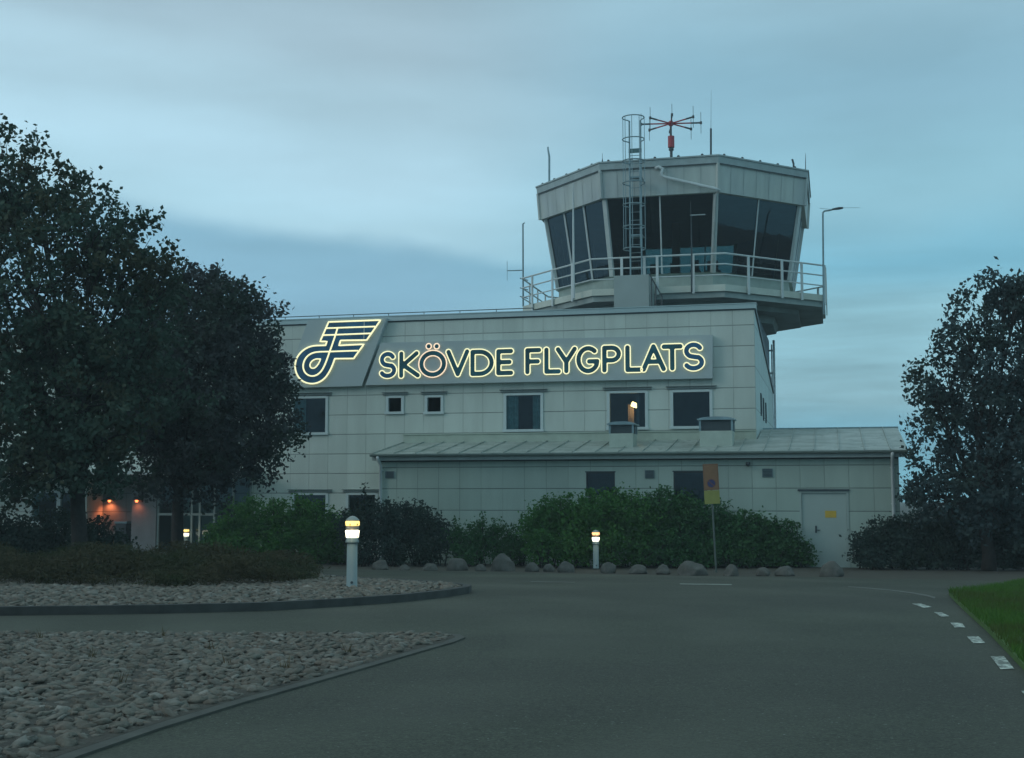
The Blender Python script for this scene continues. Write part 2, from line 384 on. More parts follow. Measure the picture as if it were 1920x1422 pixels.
# entrance recess at ground floor; wall, pier and frame colours darkened for shade
M_entr = cladding('shaded_entrance_cladding', (.20,.24,.24), PW, PH, 0, Z0)
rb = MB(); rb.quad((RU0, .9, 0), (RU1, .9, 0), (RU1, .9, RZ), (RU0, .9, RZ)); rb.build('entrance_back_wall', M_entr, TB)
pa, pb = fac(246, 990, -.06)[0], fac(292, 990, -.06)[0]
MB().box(pa, pb, -.06, .85, 0, RZ).build('entrance_pier', simple('shaded_pier_render', (.16,.19,.20), .7), TB)
gl = MB(); fr = MB()
xs = [fac(x, 950)[0] for x in (297, 330, 360, 375, 402, 437, 470)]; zmid = fac(420, 965)[1]; zt = RZ
for x in xs: fr.box(x-.03, x+.03, -.02, .06, 0, zt-.06)
for i in range(len(xs)-1):
    fr.box(xs[i]+.03, xs[i+1]-.03, -.018, .058, zt-.06, zt-.0); fr.box(xs[i]+.03, xs[i+1]-.03, -.018, .058, zmid-.035, zmid+.035); fr.box(xs[i]+.03, xs[i+1]-.03, -.018, .058, 0, .1)
    gl.quad((xs[i],.03,.1), (xs[i+1],.03,.1), (xs[i+1],.03,zt), (xs[i],.03,zt))
go = fr.build('vestibule_frame', simple('shaded_vestibule_paint', (.24,.31,.30), .5), TB); gl.build('glazing', M_glass, go)
ca, cb = UL, fac(473, 890, -.7)[0]
MB().box(ca, cb, -1.5, -.003, RZ+.02, RZ+.12).build('entrance_shade_canopy', M_trim, TB)  # canopy run unseen past the entrance, added to shade the left wall

# warm lit wall lamps by the entrance
M_bulb = emit('lamp_orange', (1.0, .22, .06), 4.0)
M_bulb2 = emit('lamp_cream', (1.0, .62, .22), 6.0)
for k, (px, lab) in enumerate(((203, 'orange lit half round wall lamp with broad glow on the pale entrance wall'), (256, 'orange lit wall lamp with narrow glow just left of the entrance pier'))):
    u, z = fac(px, 938, .75 if k == 0 else -.15)
    t = bthing('wall_lamp', lab, 'lamp', u, .895 if k == 0 else -.064, z, group='wall lamps beside the entrance')
    s = MB(); n = 12
    for i in range(n):
        a0, a1 = math.pi*i/n, math.pi*(i+1)/n
        s.quad((-.19*math.cos(a0), -.0-.17*math.sin(a0), .0), (-.19*math.cos(a1), -.17*math.sin(a1), .0), (-.12*math.cos(a1), -.11*math.sin(a1), .11), (-.12*math.cos(a0), -.11*math.sin(a0), .11))
    s.add([(-.12*math.cos(math.pi*i/n), -.11*math.sin(math.pi*i/n), .11) for i in range(n+1)], [tuple(range(n+1))])
    s.build('lamp_shade', M_dark, t); MB().lathe([(.01,-.05), (.035,-.04), (.05,0), (.035,.04), (.01,.05)], 12, (0,-.08,-.02)).build('bulb', M_bulb, t, True)
    ld = bpy.data.lights.new('glow', 'SPOT'); ld.energy = 20 if k == 0 else 6; ld.color = (1, .20, .07); ld.shadow_soft_size = .05; ld.spot_size = R(150); ld.spot_blend = 1
    lo = bpy.data.objects.new('glow', ld); COL.objects.link(lo); lo.parent = t; lo.location = (0, -.15, -.09); lo.rotation_euler = (R(12), 0, 0)
# litter bin
u, z = fac(232, 985, .6)
t = bthing('litter_bin', 'small dark litter bin standing in the lit entrance recess', 'bin', u, .6, 0)
MB().box(-.2,.2,-.18,.18,0,.95).build('bin_body', M_dark, t, bevel=.02); MB().box(-.22,.22,-.2,.2,.951,1.02).build('lid', M_galv, t, bevel=.01)

# lamp behind the lit office window
u, z = fac(1188, 759, .7)
t = bthing('desk_lamp', 'lit warm lamp hanging behind the upper window near the roof vent', 'lamp', u, .7, z)
s = MB(); s.tube([(-.05,0,.02), (.17,-.02,-.07)], [.075,.06], 12); s.build('lamp_shade', M_bulb2, t)
MB().tube([(.05,0,.05), (.05,.02,.14), (.02,.3,.2)], .012, 6).build('arm', M_dark, t)
MB().quad((-.2,.25,-.85), (-.03,.25,-.85), (-.03,.25,.02), (-.2,.25,.02)).build('lit_cloth', simple('warm_cloth', (.42,.3,.22), .9), t)
ld = bpy.data.lights.new('glow', 'POINT'); ld.energy = 2.2; ld.color = (1, .5, .25); ld.shadow_soft_size = .05
lo = bpy.data.objects.new('glow', ld); COL.objects.link(lo); lo.parent = t; lo.location = (.0, .02, -.13)

# ---------------------------------------------------------------- annex
AN = bthing('annex_building', 'low white panelled annex with seamed metal roof in front of the terminal', 'building')
A0 = fac(711, 900, ANC)[0]; A1 = fac(1686, 900, ANC)[0]; ZE = fac(1200, 846, ANC-.22)[1]
arects = {'a1': prect(1099,886,1153,932,ANC), 'a2': prect(1263,885,1326,950,ANC)}; rects.update(arects)
dr = prect(1500, 921, 1592, 1060, ANC); dr = (dr[0], dr[1], 0.02, dr[3])
RD = 5.0; RS = math.tan(R(9.0)); ZEV = ZE-.02
def rz_(v): return ZEV+(v-(ANC-.22))*RS
mb = MB(); wall_holes(mb, A0, A1, 0, ZE-.16, list(arects.values())+[dr], ANC, .12)
Vb = ANC-.22+5.1
mb.add([(A0,ANC,0), (A0,ANC,ZE-.16), (A0,-.003,ZE+.2), (A0,-.003,0)], [(0,1,2,3)])
mb.add([(A1,ANC,0), (A1,Vb,0), (A1,Vb,rz_(Vb)-.1), (A1,ANC,ZE-.16)], [(0,1,2,3)])
mb.quad((.01,Vb,0), (.01,Vb,rz_(Vb)-.12), (A1,Vb,rz_(Vb)-.12), (A1,Vb,0))
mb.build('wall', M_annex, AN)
m = NT('annex_roof_metal'); n1 = m.noise(1.3, 6, .65, (1,2,1)); n2 = m.noise(7, 5, .7)
c = m.mix(m.mr(n1, .38, .62), (.40,.46,.43), (.25,.31,.28)); c = m.mix(m.mr(n2, .56, .70), c, (.10,.14,.12)); M_aroof = m.fin(c, .5, .1)
rf = MB(); a0, a1 = A0-.15, A1+.22; v0 = ANC-.24
def slab(x0, x1, va, vb):
    rf.hexa([(x0,va,rz_(va)-.05), (x1,va,rz_(va)-.05), (x1,vb,rz_(vb)-.05), (x0,vb,rz_(vb)-.05)], [(x0,va,rz_(va)), (x1,va,rz_(va)), (x1,vb,rz_(vb)), (x0,vb,rz_(vb))])
slab(a0, .03, v0, -.004); slab(.032, a1, v0, Vb)
ro = rf.build('roof', M_aroof, AN)
sm = MB(); u = a0+.03
while u < a1:
    vb = -.004 if u < .04 else Vb
    sm.hexa([(u-.012,v0+.01,rz_(v0+.01)), (u+.012,v0+.01,rz_(v0+.01)), (u+.012,vb,rz_(vb)), (u-.012,vb,rz_(vb))], [(u-.009,v0+.01,rz_(v0+.01)+.035), (u+.009,v0+.01,rz_(v0+.01)+.035), (u+.009,vb,rz_(vb)+.035), (u-.009,vb,rz_(vb)+.035)]); u += .62
sm.build('standing_seams', M_aroof, ro)
MB().box(.04, a1+.02, Vb-.05, Vb+.12, rz_(Vb)-.03, rz_(Vb)+.03).build('ridge_cap', M_galv, ro)
# flashing upstand between annex roof and terminal wall
fl0 = fac(757, 818, -.03)[0]; zt = fac(1200, 811, -.03)[1]
MB().box(fl0, 0.0, -.05, -.002, rz_(-.05)+.0, zt).box(fl0-.02, 0.02, -.075, -.002, zt, zt+.03).build('wall_flashing', simple('flashing_paint', (.37,.45,.38), .55, var=.1), AN)
# eaves: gutter, fascia board
gt = MB(); n = 8; gv = ANC-.26
for i in range(n):
    t0, t1 = math.pi*i/n, math.pi*(i+1)/n
    for (rr, flip) in ((.065, 0), (.058, 1)):
        q = [(a0, gv-.06-rr*math.cos(t0), ZE-.035-rr*math.sin(t0)), (a1, gv-.06-rr*math.cos(t0), ZE-.035-rr*math.sin(t0)), (a1, gv-.06-rr*math.cos(t1), ZE-.035-rr*math.sin(t1)), (a0, gv-.06-rr*math.cos(t1), ZE-.035-rr*math.sin(t1))]
        gt.quad(*(q[::-1] if flip else q))
gt.build('gutter', simple('gutter_metal', (.27,.34,.32), .45, .2), AN)
MB().box(a0+.02, a1-.02, ANC-.235, ANC-.21, ZE-.20, ZE-.03).box(a0+.02, a1-.02, ANC-.209, ANC-.003, ZE-.20, ZE-.17).build('fascia_board', simple('fascia_paint', (.32,.39,.38), .5), AN)
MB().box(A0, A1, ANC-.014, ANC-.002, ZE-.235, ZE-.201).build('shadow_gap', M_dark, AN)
def downpipe(px, v, ztop_, parent, r=.045):
    u = fac(px, 920, v)[0]
    d = MB(); d.tube([(u, gv-.06, ztop_-.08), (u, gv-.06, ztop_-.16), (u, v, ztop_-.34), (u, v, .15), (u, v-.1, .05)], r, 10)
    for z in (.7, 1.6, 2.5): d.box(u-.06, u+.06, v-.01, v+.07, z, z+.03)
    d.build('downpipe', M_rail, parent, True)
downpipe(713.5, ANC-.07, ZE, AN); downpipe(1674.5, ANC-.07, ZE, AN)
def louvre(key):
    a, b, c, d = rects[key]; f = MB(); f.box(a, a+.03, ANC-.01, ANC+.06, c, d); f.box(b-.03, b, ANC-.01, ANC+.06, c, d); f.box(a+.03, b-.03, ANC-.01, ANC+.06, d-.03, d); f.box(a+.03,b-.03,ANC-.01,ANC+.06,c,c+.03)
    fo = f.build('window', M_dark, AN); MB().quad((a+.03,ANC+.03,c+.03), (b-.03,ANC+.03,c+.03), (b-.03,ANC+.03,d-.03), (a+.03,ANC+.03,d-.03)).build('pane', M_glass, fo)
    MB().box(a-.02, b+.02, ANC-.03, ANC-.011, d, d+.03).build('head_flashing', M_dark, fo)
louvre('a1'); louvre('a2')
MB().box(A0+.1, -.1, -.1, -.02, 0, 3.0).build('inner_wall', M_room, AN)
for (x0,y0,x1,y1) in ((723,884,738,897), (1210,882,1226,897), (1430,879,1448,895)):
    a,b,c,d = prect(x0,y0,x1,y1,ANC-.03); g = MB(); g.box(a,b,ANC-.012,ANC-.002,c,d)
    k = MB(); n = 6
    for i in range(n):
        z = c+(d-c)*(i+.5)/n; k.box(a+.01,b-.01,ANC-.035,ANC-.013,z-.007,z+.009)
    k.box(a-.012,a+.01,ANC-.04,ANC-.002,c,d).box(b-.01,b+.012,ANC-.04,ANC-.002,c,d)
    vo = g.build('vent_grille', M_dark, AN); k.build('slats', simple('grille_metal', (.10,.16,.18), .5), vo)
# door
a,b,c,d = dr; D = MB(); D.box(a+.05,b-.05,ANC+.03,ANC+.08,c,d-.05); do = D.build('door', M_door, AN, bevel=.006)
MB().box(a,a+.048,ANC-.015,ANC+.09,c,d).box(b-.048,b,ANC-.015,ANC+.09,c,d).box(a+.049,b-.049,ANC-.015,ANC+.09,d-.048,d).build('door_frame', M_door, do)
MB().box(a-.04,b+.03,ANC-.05,ANC-.016,d+.0,d+.045).build('head_flashing', M_dark, do)
hu, hz = fac(1530, 992, ANC); h = MB(); h.box(hu-.02,hu+.02,ANC+.005,ANC+.029,hz-.10,hz+.08); h.tube([(hu,ANC+.02,hz-.03),(hu,ANC-.03,hz-.03),(hu+.11,ANC-.03,hz-.03)], .011, 6); h.lathe([(.016,0),(.016,.012)],8,(hu,ANC+.0,hz+.05))
h.build('handle', M_dark, do)
# yellow plate on the door, with a dark line border and symbol
pa,pb,pc,pd = prect(1547,958,1568,971,ANC+.03); MB().box(pa,pb,ANC+.022,ANC+.029,pc,pd).build('warning_plate', M_yellow, do)
# security lamp under the eaves
u,z = fac(1403,870,ANC-.06)
t = bthing('security_camera', 'small round dark security camera under the annex eaves right of the parking sign', 'camera', u, ANC, z)
MB().tube([(0,-.003,0),(0,-.07,-.01)], .03, 10).build('mount', M_galv, t); MB().lathe([(.01,-.07),(.045,-.05),(.06,-.01),(.06,.03),(.05,.045)],14,(0,-.11,-.0)).build('dome', M_dark, t, True)

# roof vents on the annex roof
M_ventbase = simple('vent_base_paint', (.40,.48,.42), .6, var=.12)
def roofvent(x0,x1,yt,ym,yb,v,lab):
    a,zt = fac(x0,yt,v); b,_ = fac(x1,yt,v); zm = fac((x0+x1)/2,ym,v)[1]; c = (a+b)/2; w = (b-a)/2; zb = rz_(v)-.02
    t = bthing('roof_vent', lab, 'roof vent', c, v+.35, 0, 'box vents on the annex roof')
    dpt = .35; MB().box(-w+.06,w-.06,-dpt,dpt,rz_(v)-.02,zm).build('base', M_ventbase, t, bevel=.01)
    lv = MB(); n = 6
    lv.box(-w+.10,w-.10,-dpt+.05,dpt-.05,zm+.0,zt-.05)
    lo = lv.build('louvre_core', M_dark, t)
    for sx in (-1,1):
        for sy in (-1,1): MB().box(sx*(w-.07)-.025, sx*(w-.07)+.025, sy*(dpt-.03)-.025, sy*(dpt-.03)+.025, zm, zt-.04).build('corner_post', M_galv, t)
    cp = MB(); m = 8
    pr = [(-w-.0, zt-.045), (-w-.0, zt-.01)]+[(w*math.cos(math.pi*(1-i/m))*.92, zt-.01+.055*math.sin(math.pi*i/m)) for i in range(m+1)]+[(w, zt-.01), (w, zt-.045)]
    L = len(pr); cp.add([(x,-dpt-.05,z) for x,z in pr]+[(x,dpt+.05,z) for x,z in pr], [tuple(range(L)), tuple(reversed(range(L,2*L)))]+[(i,L+i,L+(i+1)%L,(i+1)%L) for i in range(L)])
    cp.build('cap', M_galv, t)
roofvent(1138,1191,794,813,832,-1.6,'smaller box vent with curved metal cap below the lit upper window')
roofvent(1307,1377,785,808,832,-1.6,'wider box vent with shallow metal cap at the right end of the upper windows')

# ---------------------------------------------------------------- control tower
TU, TV = -3.585, 12.3
p = b2w(TU, TV); p[0], p[1] = 6.24, 48.0
TU = (6.24-OX)*cT-(48-OY)*sT; TV = (6.24-OX)*sT+(48-OY)*cT
CT = bthing('control_tower', 'octagonal air traffic control cab with slanted windows behind the terminal', 'control tower', TU, TV, 0)
def oc(Rr, z, k, f=0.):
    a0 = R(-22.5+45*k); a1 = R(22.5+45*k)
    p0 = (Rr*math.sin(a0), -Rr*math.cos(a0)); p1 = (Rr*math.sin(a1), -Rr*math.cos(a1))
    return (p0[0]+(p1[0]-p0[0])*f, p0[1]+(p1[1]-p0[1])*f, z)
def ring(mb, R0, z0, R1, z1):
    for k in range(8): mb.quad(oc(R0,z0,k), oc(R0,z0,k+1), oc(R1,z1,k+1), oc(R1,z1,k))
def octslab(mb, R0, z0, R1, z1):
    mb.hexa([oc(R0,z0,k) for k in range(8)], [oc(R1,z1,k) for k in range(8)])
ZR, ZF, ZWB, ZRL, ZD = 13.36, 12.13, 9.47, 9.88, 8.86
# fascia: vertical sheet metal panels
m = NT('cab_fascia_metal'); nn = m.noise(.5, 3); st = m.noise(2.5, 6, .6, (1,1,.15))
c = m.mix(m.mr(nn,.35,.65), (.42,.49,.49), (.49,.56,.52)); v = m.N('ShaderNodeVectorMath'); v.operation='SCALE'; m.L(c, v.inputs[0]); m.L(m.mr(st,.3,.7,.84,1.08), v.inputs['Scale']); M_fascia = m.fin(v.outputs[0], .5)
fa = MB(); ring(fa, 5.22, ZF, 5.30, ZR-.26); ring(fa, 5.04, ZF, 5.22, ZF); jt = fa; fa.cur = 1
for k in range(8):
    for i in range(1, 7):
        a = oc(5.222,ZF,k,i/7); b = oc(5.302,ZR-.26,k,i/7); mx_ = math.hypot(a[0],a[1]); s = 1.0015
        d = R(45*k); tx, ty = math.cos(d)*.009, math.sin(d)*.009
        jt.quad((a[0]*s-tx,a[1]*s-ty,a[2]), (a[0]*s+tx,a[1]*s+ty,a[2]), (b[0]*s+tx,b[1]*s+ty,b[2]), (b[0]*s-tx,b[1]*s-ty,b[2]))
cr = fa; fa.cur = 0
for k in range(8):
    a, b = oc(5.235,ZF-.01,k), oc(5.315,ZR-.25,k); cr.tube([a,b], .07, 6)
fa.build('fascia', [M_fascia, simple('panel_joint', (.31,.37,.37), .7)], CT)  # second material: thin darker lines drawn as panel joints
rt = MB(); ring(rt, 5.36, ZR-.25, 5.38, ZR-.02); octslab(rt, 5.42, ZR-.02, 5.42, ZR+.03); ring(rt,5.3,ZR-.25,5.36,ZR-.25); ro = rt.build('roof_edge', simple('roof_edge_metal', (.34,.42,.42), .45, .1), CT)
dk = MB(); ring(dk, 5.365, ZR-.285, 5.365, ZR-.251); dk.build('drip_edge', M_dark, ro)
bl = MB()
for k in range(8):
    for i in range(5):
        a = oc(5.3,ZR+.03,k,(i+.35)/5); MB().lathe([(.03,0),(.05,.03),(.04,.07),(.01,.085)], 8, a).build('edge_clip', M_dark, ro)
cl = MB(); octslab(cl, 5.03, ZF+.02, 5.03, ZF+.2); cl.build('ceiling', M_ceil, CT)
RW0, RW1 = 4.56, 5.02
gls = MB()
for k in range(8):
    g = MB(); g.quad(oc(RW0,ZWB,k), oc(RW0,ZWB,k+1), oc(RW1,ZF+.02,k+1), oc(RW1,ZF+.02,k)); go = g.build('window', M_cabglass, CT)
    mu = MB()
    for f in {7: (.33,.66), 0: (.5,), 1: (.5,)}.get(k, (.33,.66)):
        r = .045 if k == 7 else .028
        mu.tube([oc(RW0+.02,ZWB,k,f), oc(RW1+.02,ZF+.02,k,f)], r, 5)
    mu.build('mullion', M_rail, go)
for k in range(8):
    cp = MB(); a, b = oc(RW0+.02,ZWB-.02,k), oc(RW1+.02,ZF+.03,k); d = R(-22.5+45*k); t = np.array([math.cos(d), math.sin(d), 0]); n_ = np.array([math.sin(d), -math.cos(d), 0])
    A, B = np.array(a), np.array(b)
    cp.hexa([A-t*.08-n_*.06, A-t*.08+n_*.05, A+t*.08+n_*.05, A+t*.08-n_*.06], [B-t*.08-n_*.06, B-t*.08+n_*.05, B+t*.08+n_*.05, B+t*.08-n_*.06])
    cp.build('corner_post', M_trim, CT)
bw = MB(); ring(bw, RW0-.02, ZD-.02, RW0-.02, ZWB); ring(bw, RW0-.02, ZWB, RW0+.1, ZWB+.005); bw.build('parapet_wall', simple('cab_base_paint', (.31,.39,.36), .6, var=.12), CT)
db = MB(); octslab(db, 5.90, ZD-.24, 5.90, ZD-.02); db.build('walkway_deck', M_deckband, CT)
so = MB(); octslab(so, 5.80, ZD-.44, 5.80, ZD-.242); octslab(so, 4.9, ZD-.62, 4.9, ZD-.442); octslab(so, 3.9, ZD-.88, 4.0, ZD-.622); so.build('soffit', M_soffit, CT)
sh = MB(); S_ = 3.25; sh.box(-S_, S_, -S_, S_, 0, ZD-.882); sh.build('shaft', M_concrete, CT, bevel=.05)
lt = MB(); x = S_+.1; yy = S_-.15
for q in (-.11, .11): lt.tube([(x,yy+q,2.5), (x,yy+q,ZD-1.1)], .022, 6)
z = 2.6
while z < ZD-1.2: lt.box(x-.015,x+.015,yy-.1,yy+.1,z,z+.03); z += .35
for z in (3.2,4.9,6.6,7.5): lt.box(S_,x+.12,yy-.04,yy+.04,z,z+.06)
lt.box(x+.05,x+.13,yy-.3,yy+.1,2.5,ZD-.95); lt.build('cable_ladder', simple('pale_duct_paint', (.72,.80,.80), .5, var=.25, scale=6), CT)
# cab interior: floor, consoles, equipment seen through the glass
fl = MB(); octslab(fl, RW0-.1, ZWB-.35, RW0-.1, ZWB-.3); fl.build('cab_floor', M_dark, CT)
M_console = simple('console_plastic', (.03,.04,.05), .5)
for k in (0,1,2,6,7):
    for f in np.linspace(.12,.88,4):
        cs = MB(); x,y,_ = oc(3.7,0,k,f); h = random.uniform(.25,.62); w = random.uniform(.16,.30); cs.box(x-w,x+w,y-.18,y+.18,ZWB-.2,ZWB+h*.55)
        if random.random() < .75: cs.box(x-w*.7,x+w*.7,y-.05,y+.02,ZWB+h*.55-.01,ZWB+h*.55+.36)
        cs.build('console', M_console, CT)
co = MB(); co.box(-.14,.14,-.14,.14,ZWB-.3,ZF+.02); co.build('central_column', M_dark, CT); MB().lathe([(.06,ZWB-.3),(.06,ZWB+.3),(.2,ZWB+.4),(.33,ZWB+.8),(.28,ZWB+1.1),(.15,ZWB+1.15)], 12, (2.9,-.8,0)).build('chair', M_dark, CT)
lp = MB(); x0,y0,_ = oc(3.5,0,0,.83); x1,y1,_ = oc(3.5,0,0,1.03); lp.box(x0,x1,y0-.03,y0+.03,ZF-.42,ZF-.39); lp.build('ceiling_lamp', emit('cab_lamp', (.75,.85,.95), .45), CT)
# drain pipe bent across the front fascia then down the corner post
dp = MB()
A = np.array(oc(5.42,ZR-.44,0,.545)); B = np.array(oc(5.40,ZF+.03,0,1.0)); C_ = np.array(oc(RW1+.16,ZF-.1,0,.99)); E_ = np.array(oc(RW0+.16,ZWB-.05,0,.985))
dp.tube([tuple(A+[-.28,.03,.12]), tuple(A+[-.16,-.02,.15]), tuple(A+[-.02,-.03,.08]), tuple(A+[-.08,-.04,-.12]), tuple(A+[.02,-.05,-.22]), tuple(B+[-.15,-.06,.04]), tuple(B+[.0,-.04,-.02]), tuple(C_), tuple(E_)], .055, 10)
dp.build('drainpipe', M_rail, CT, True)
# walkway railing
rl = MB(); RR_ = 5.93
for z, r in ((ZRL,.032), (ZRL-.36,.026), (ZRL-.72,.024)):
    rl.tube([oc(RR_,z,k) for k in range(8)], r, 7, closed=True)
posts = {0: (.235,.405,.50,.765), 1: (.22,.55,.75,.985), 7: (.17,.47,.75)}
for k in range(8):
    for f in posts.get(k, (.1,.4,.7)):
        a = oc(RR_+.03,ZD-.30,k,f); b = oc(RR_+.03,ZRL,k,f); d = R(45*k); tx, ty = math.cos(d), math.sin(d); nx, ny = math.sin(d), -math.cos(d)
        MB().hexa([(a[0]-tx*.045-nx*.02,a[1]-ty*.045-ny*.02,a[2]), (a[0]+tx*.045-nx*.02,a[1]+ty*.045-ny*.02,a[2]), (a[0]+tx*.045+nx*.02,a[1]+ty*.045+ny*.02,a[2]), (a[0]-tx*.045+nx*.02,a[1]-ty*.045+ny*.02,a[2])][::-1],
                [(a[0]-tx*.045-nx*.02,a[1]-ty*.045-ny*.02,b[2]), (a[0]+tx*.045-nx*.02,a[1]+ty*.045-ny*.02,b[2]), (a[0]+tx*.045+nx*.02,a[1]+ty*.045+ny*.02,b[2]), (a[0]-tx*.045+nx*.02,a[1]-ty*.045+ny*.02,b[2])][::-1]).build('railing_post', M_rail, CT)
rl.build('walkway_railing', M_rail, CT)
def tow(px, py, vloc):  # pixel -> tower-local at local y = vloc
    u, z = fac(px, py, TV+vloc); return (u-TU, vloc, z)
# stair hood on the roof in front of the walkway
h0, h1 = fac(1151,540,5.6), fac(1217,540,5.6); ht = fac(1185,516,5.6)[1]
t = bthing('roof_hatch_hood', 'plain grey box hood on the terminal roof below the caged ladder', 'roof hood', h0[0], 5.6, 0)
MB().box(0, h1[0]-h0[0], 0, 1.3, 5.5, ht).build('body', simple('hood_metal', (.30,.37,.36), .5, var=.08, scale=1), t, bevel=.01)
w = h1[0]-h0[0]
sr = MB()
sr.tube([(w+.02,0,ht), (w+.42,0,ht-.75), (w+.42,0,5.9)], .025, 6); sr.tube([(w+.08,0,ht-.1),(w+.08,0,5.9)], .025, 6); sr.tube([(w+.22,0,ht-.35),(w+.22,0,5.9)], .025, 6)
sr.build('side_rail', M_dark, t)
# caged ladder
lx0, lx1 = tow(1182,400,-5.55)[0], tow(1203,400,-5.55)[0]; zb = ht; zt = tow(1190,228,-5.55)[2]; ly = -5.62
CL = bthing('caged_ladder', 'tall galvanised caged ladder climbing past the cab roof', 'ladder', TU, TV, 0)
lm = MB(); 
for x in (lx0, lx1): lm.tube([(x,ly,zb), (x,ly,zt)], .030, 7)
z = zb+.1
while z < zt-1.1: lm.tube([(lx0,ly,z),(lx1,ly,z)], .012, 5); z += .28
lm.build('rails_and_rungs', M_galv, CL)
cg = MB(); xm = (lx0+lx1)/2; rad = .36
zs = np.linspace(zb+1.0, zt, 7)
def hoop(z): return [(xm+rad*math.sin(a)*1.03, ly-.05-rad*.9-rad*.95*math.cos(a)*1, z) for a in np.linspace(-2.45, 2.45, 15)]
for z in zs:
    H = [(lx0,ly,z)]+hoop(z)+[(lx1,ly,z)]; cg.tube(H, .021, 5)
H0 = hoop(0)
for i in (2,5,7,9,12): cg.tube([(H0[i][0],H0[i][1],zs[0]), (H0[i][0],H0[i][1],zs[-1])], .011, 4)
cg.build('safety_cage', M_galv, CL)
MB().box(lx0-.03,lx1+.03,ly-.02,ly+.02,tow(1190,287,ly)[2],tow(1190,279,ly)[2]).build('cross_plate', M_green, CL)
for z in (10.6, 12.6): MB().box(lx0-.02,lx1+.02,ly+.02,ly+.55,z,z+.05).build('wall_bracket', M_galv, CL)

# ---------------------------------------------------------------- antennas
DF = bthing('direction_finder', 'red eight armed direction finder antenna on the cab roof', 'antenna', TU, TV, ZR+.03)
base = tow(1258,300,0); ax = tow(1258,232,0); r0 = tow(1258,277,0)[2]-ZR-.03; r1 = tow(1258,256,0)[2]-ZR-.03; hz = ax[2]-ZR-.03; x = ax[0]
MB().tube([(x,0,0),(x,0,r0)], .055, 10).lathe([(.09,r0-.12),(.10,r0-.08),(.09,r0-.03)],12,(x,0,0)).build('mast', M_dark, DF)
MB().tube([(x,0,r1),(x,0,hz)], .035, 10).build('upper_mast', M_dark, DF)
MB().lathe([(.06,r0-.005),(.125,r0),(.125,r1),(.06,r1+.01)],16,(x,0,0)).build('drum', M_red, DF)
MB().lathe([(.06,hz-.1),(.12,hz-.04),(.12,hz+.04),(.06,hz+.1)],12,(x,0,0)).build('hub', M_red, DF)
for k in range(8):
    a = R(45*k+9); e = (x+1.14*math.sin(a), -1.14*math.cos(a), hz+.0)
    ar = MB(); ar.tube([(x,0,hz), ((x+e[0])/2, e[1]/2, hz), e], .028, 7); ao = ar.build('arm', M_red, DF)
    MB().tube([((x*.32+e[0]*.68), e[1]*.68, hz), (e[0]+.03*math.sin(a), e[1]-.03*math.cos(a), hz)], .034, 7).lathe([(.045,-.05),(.045,.05)],8,e).build('arm_tip', M_dark, ao)
    MB().tube([(e[0],e[1],hz-.42),(e[0],e[1],hz+.42)], .010, 5).build('dipole', M_dark, ao)
def rod(name, lab, segs, v, mat=M_dark, group=None):
    p0 = tow(segs[0][0], segs[0][1], v); t = bthing(name, lab, 'antenna', TU+p0[0], TV+v, p0[2], group)
    for i, s in enumerate(segs[:-1]):
        a = tow(s[0], s[1], v); b = tow(segs[i+1][0], segs[i+1][1], v)
        MB().tube([tuple(np.array(a)-p0), tuple(np.array(b)-p0)], [s[2], segs[i+1][2] if len(segs[i+1]) > 2 and segs[i+1][2] < s[2] else s[2]], 7).build('rod' if i == 0 else 'whip', mat, t)
    return t, p0
rod('whip_antenna', 'tall whip antenna with thick dark foot near the highest roof corner', [(1333,304,.035), (1333,242,.035), (1333,240,.007), (1333.5,168,.003)], -4.2)
rod('whip_antenna', 'stepped grey rod antenna at the left end of the cab roof', [(1030,346,.04), (1030,294,.04), (1027.5,280,.03), (1027.5,276,.04)], -2.4, M_galv)
rod('whip_antenna', 'tiny short antenna above the left front roof corner', [(1129.5,312,.012), (1129.5,304,.03), (1129.5,297,.008), (1129.5,288,.006)], -4.6)
rod('whip_antenna', 'thin whip antenna at the right end of the cab roof', [(1510.5,322,.014), (1510.5,306,.014), (1510.5,288,.006)], -1.8)
t, p0 = rod('roof_sensor', 'short dark bent sensor stub near the right end of the cab roof', [(1488,318,.035), (1488,308,.035), (1485.5,299,.04)], -2.4)
t, p0 = rod('antenna_mast', 'grey mast with side arm at the left end of the walkway railing', [(981,575,.035), (980.5,420,.03)], -1.5, M_galv)
q = [np.array(tow(a,b,-1.5))-p0 for a,b in ((981,507),(951,508),(951,490),(951,526))]
MB().tube([tuple(q[0]),tuple(q[1])], .02, 6).tube([tuple(q[2]),tuple(q[3])], .009, 5).build('side_arm', M_galv, t)
q = [np.array(tow(a,b,-1.5))-p0 for a,b in ((980.5,420),(984,418))]; MB().tube([tuple(q[0]),tuple(q[1])], .022, 6).build('tip', M_galv, t)
for y in (522,540,556): 
    q0 = np.array(tow(975,y,-1.5))-p0; q1 = np.array(tow(990,y+4,-1.5))-p0; MB().tube([tuple(q0),tuple(q1)], .022, 6).build('clamp', M_galv, t)
t, p0 = rod('gooseneck_mast', 'curved gooseneck mast at the right end of the walkway railing', [(1544.5,590,.035), (1543,404,.03)], -3.0, M_galv)
gq = [tuple(np.array(tow(a,b,-3.0))-p0) for a,b in ((1543,404),(1543,399),(1546,396),(1554,395),(1566,392))]
MB().tube(gq, .03, 8).build('neck', M_galv, t)
gq = [tuple(np.array(tow(a,b,-3.0))-p0) for a,b in ((1560,393),(1573,391),(1581,390),(1612,390))]
MB().tube(gq[:3], [.03,.05,.03], 8).build('sensor_head', M_dark, t); MB().tube([gq[2],gq[3]], .007, 5).tube([tuple(np.array(tow(1537,391,-3.0))-p0), gq[0]], .007, 5).build('wand', M_galv, t)
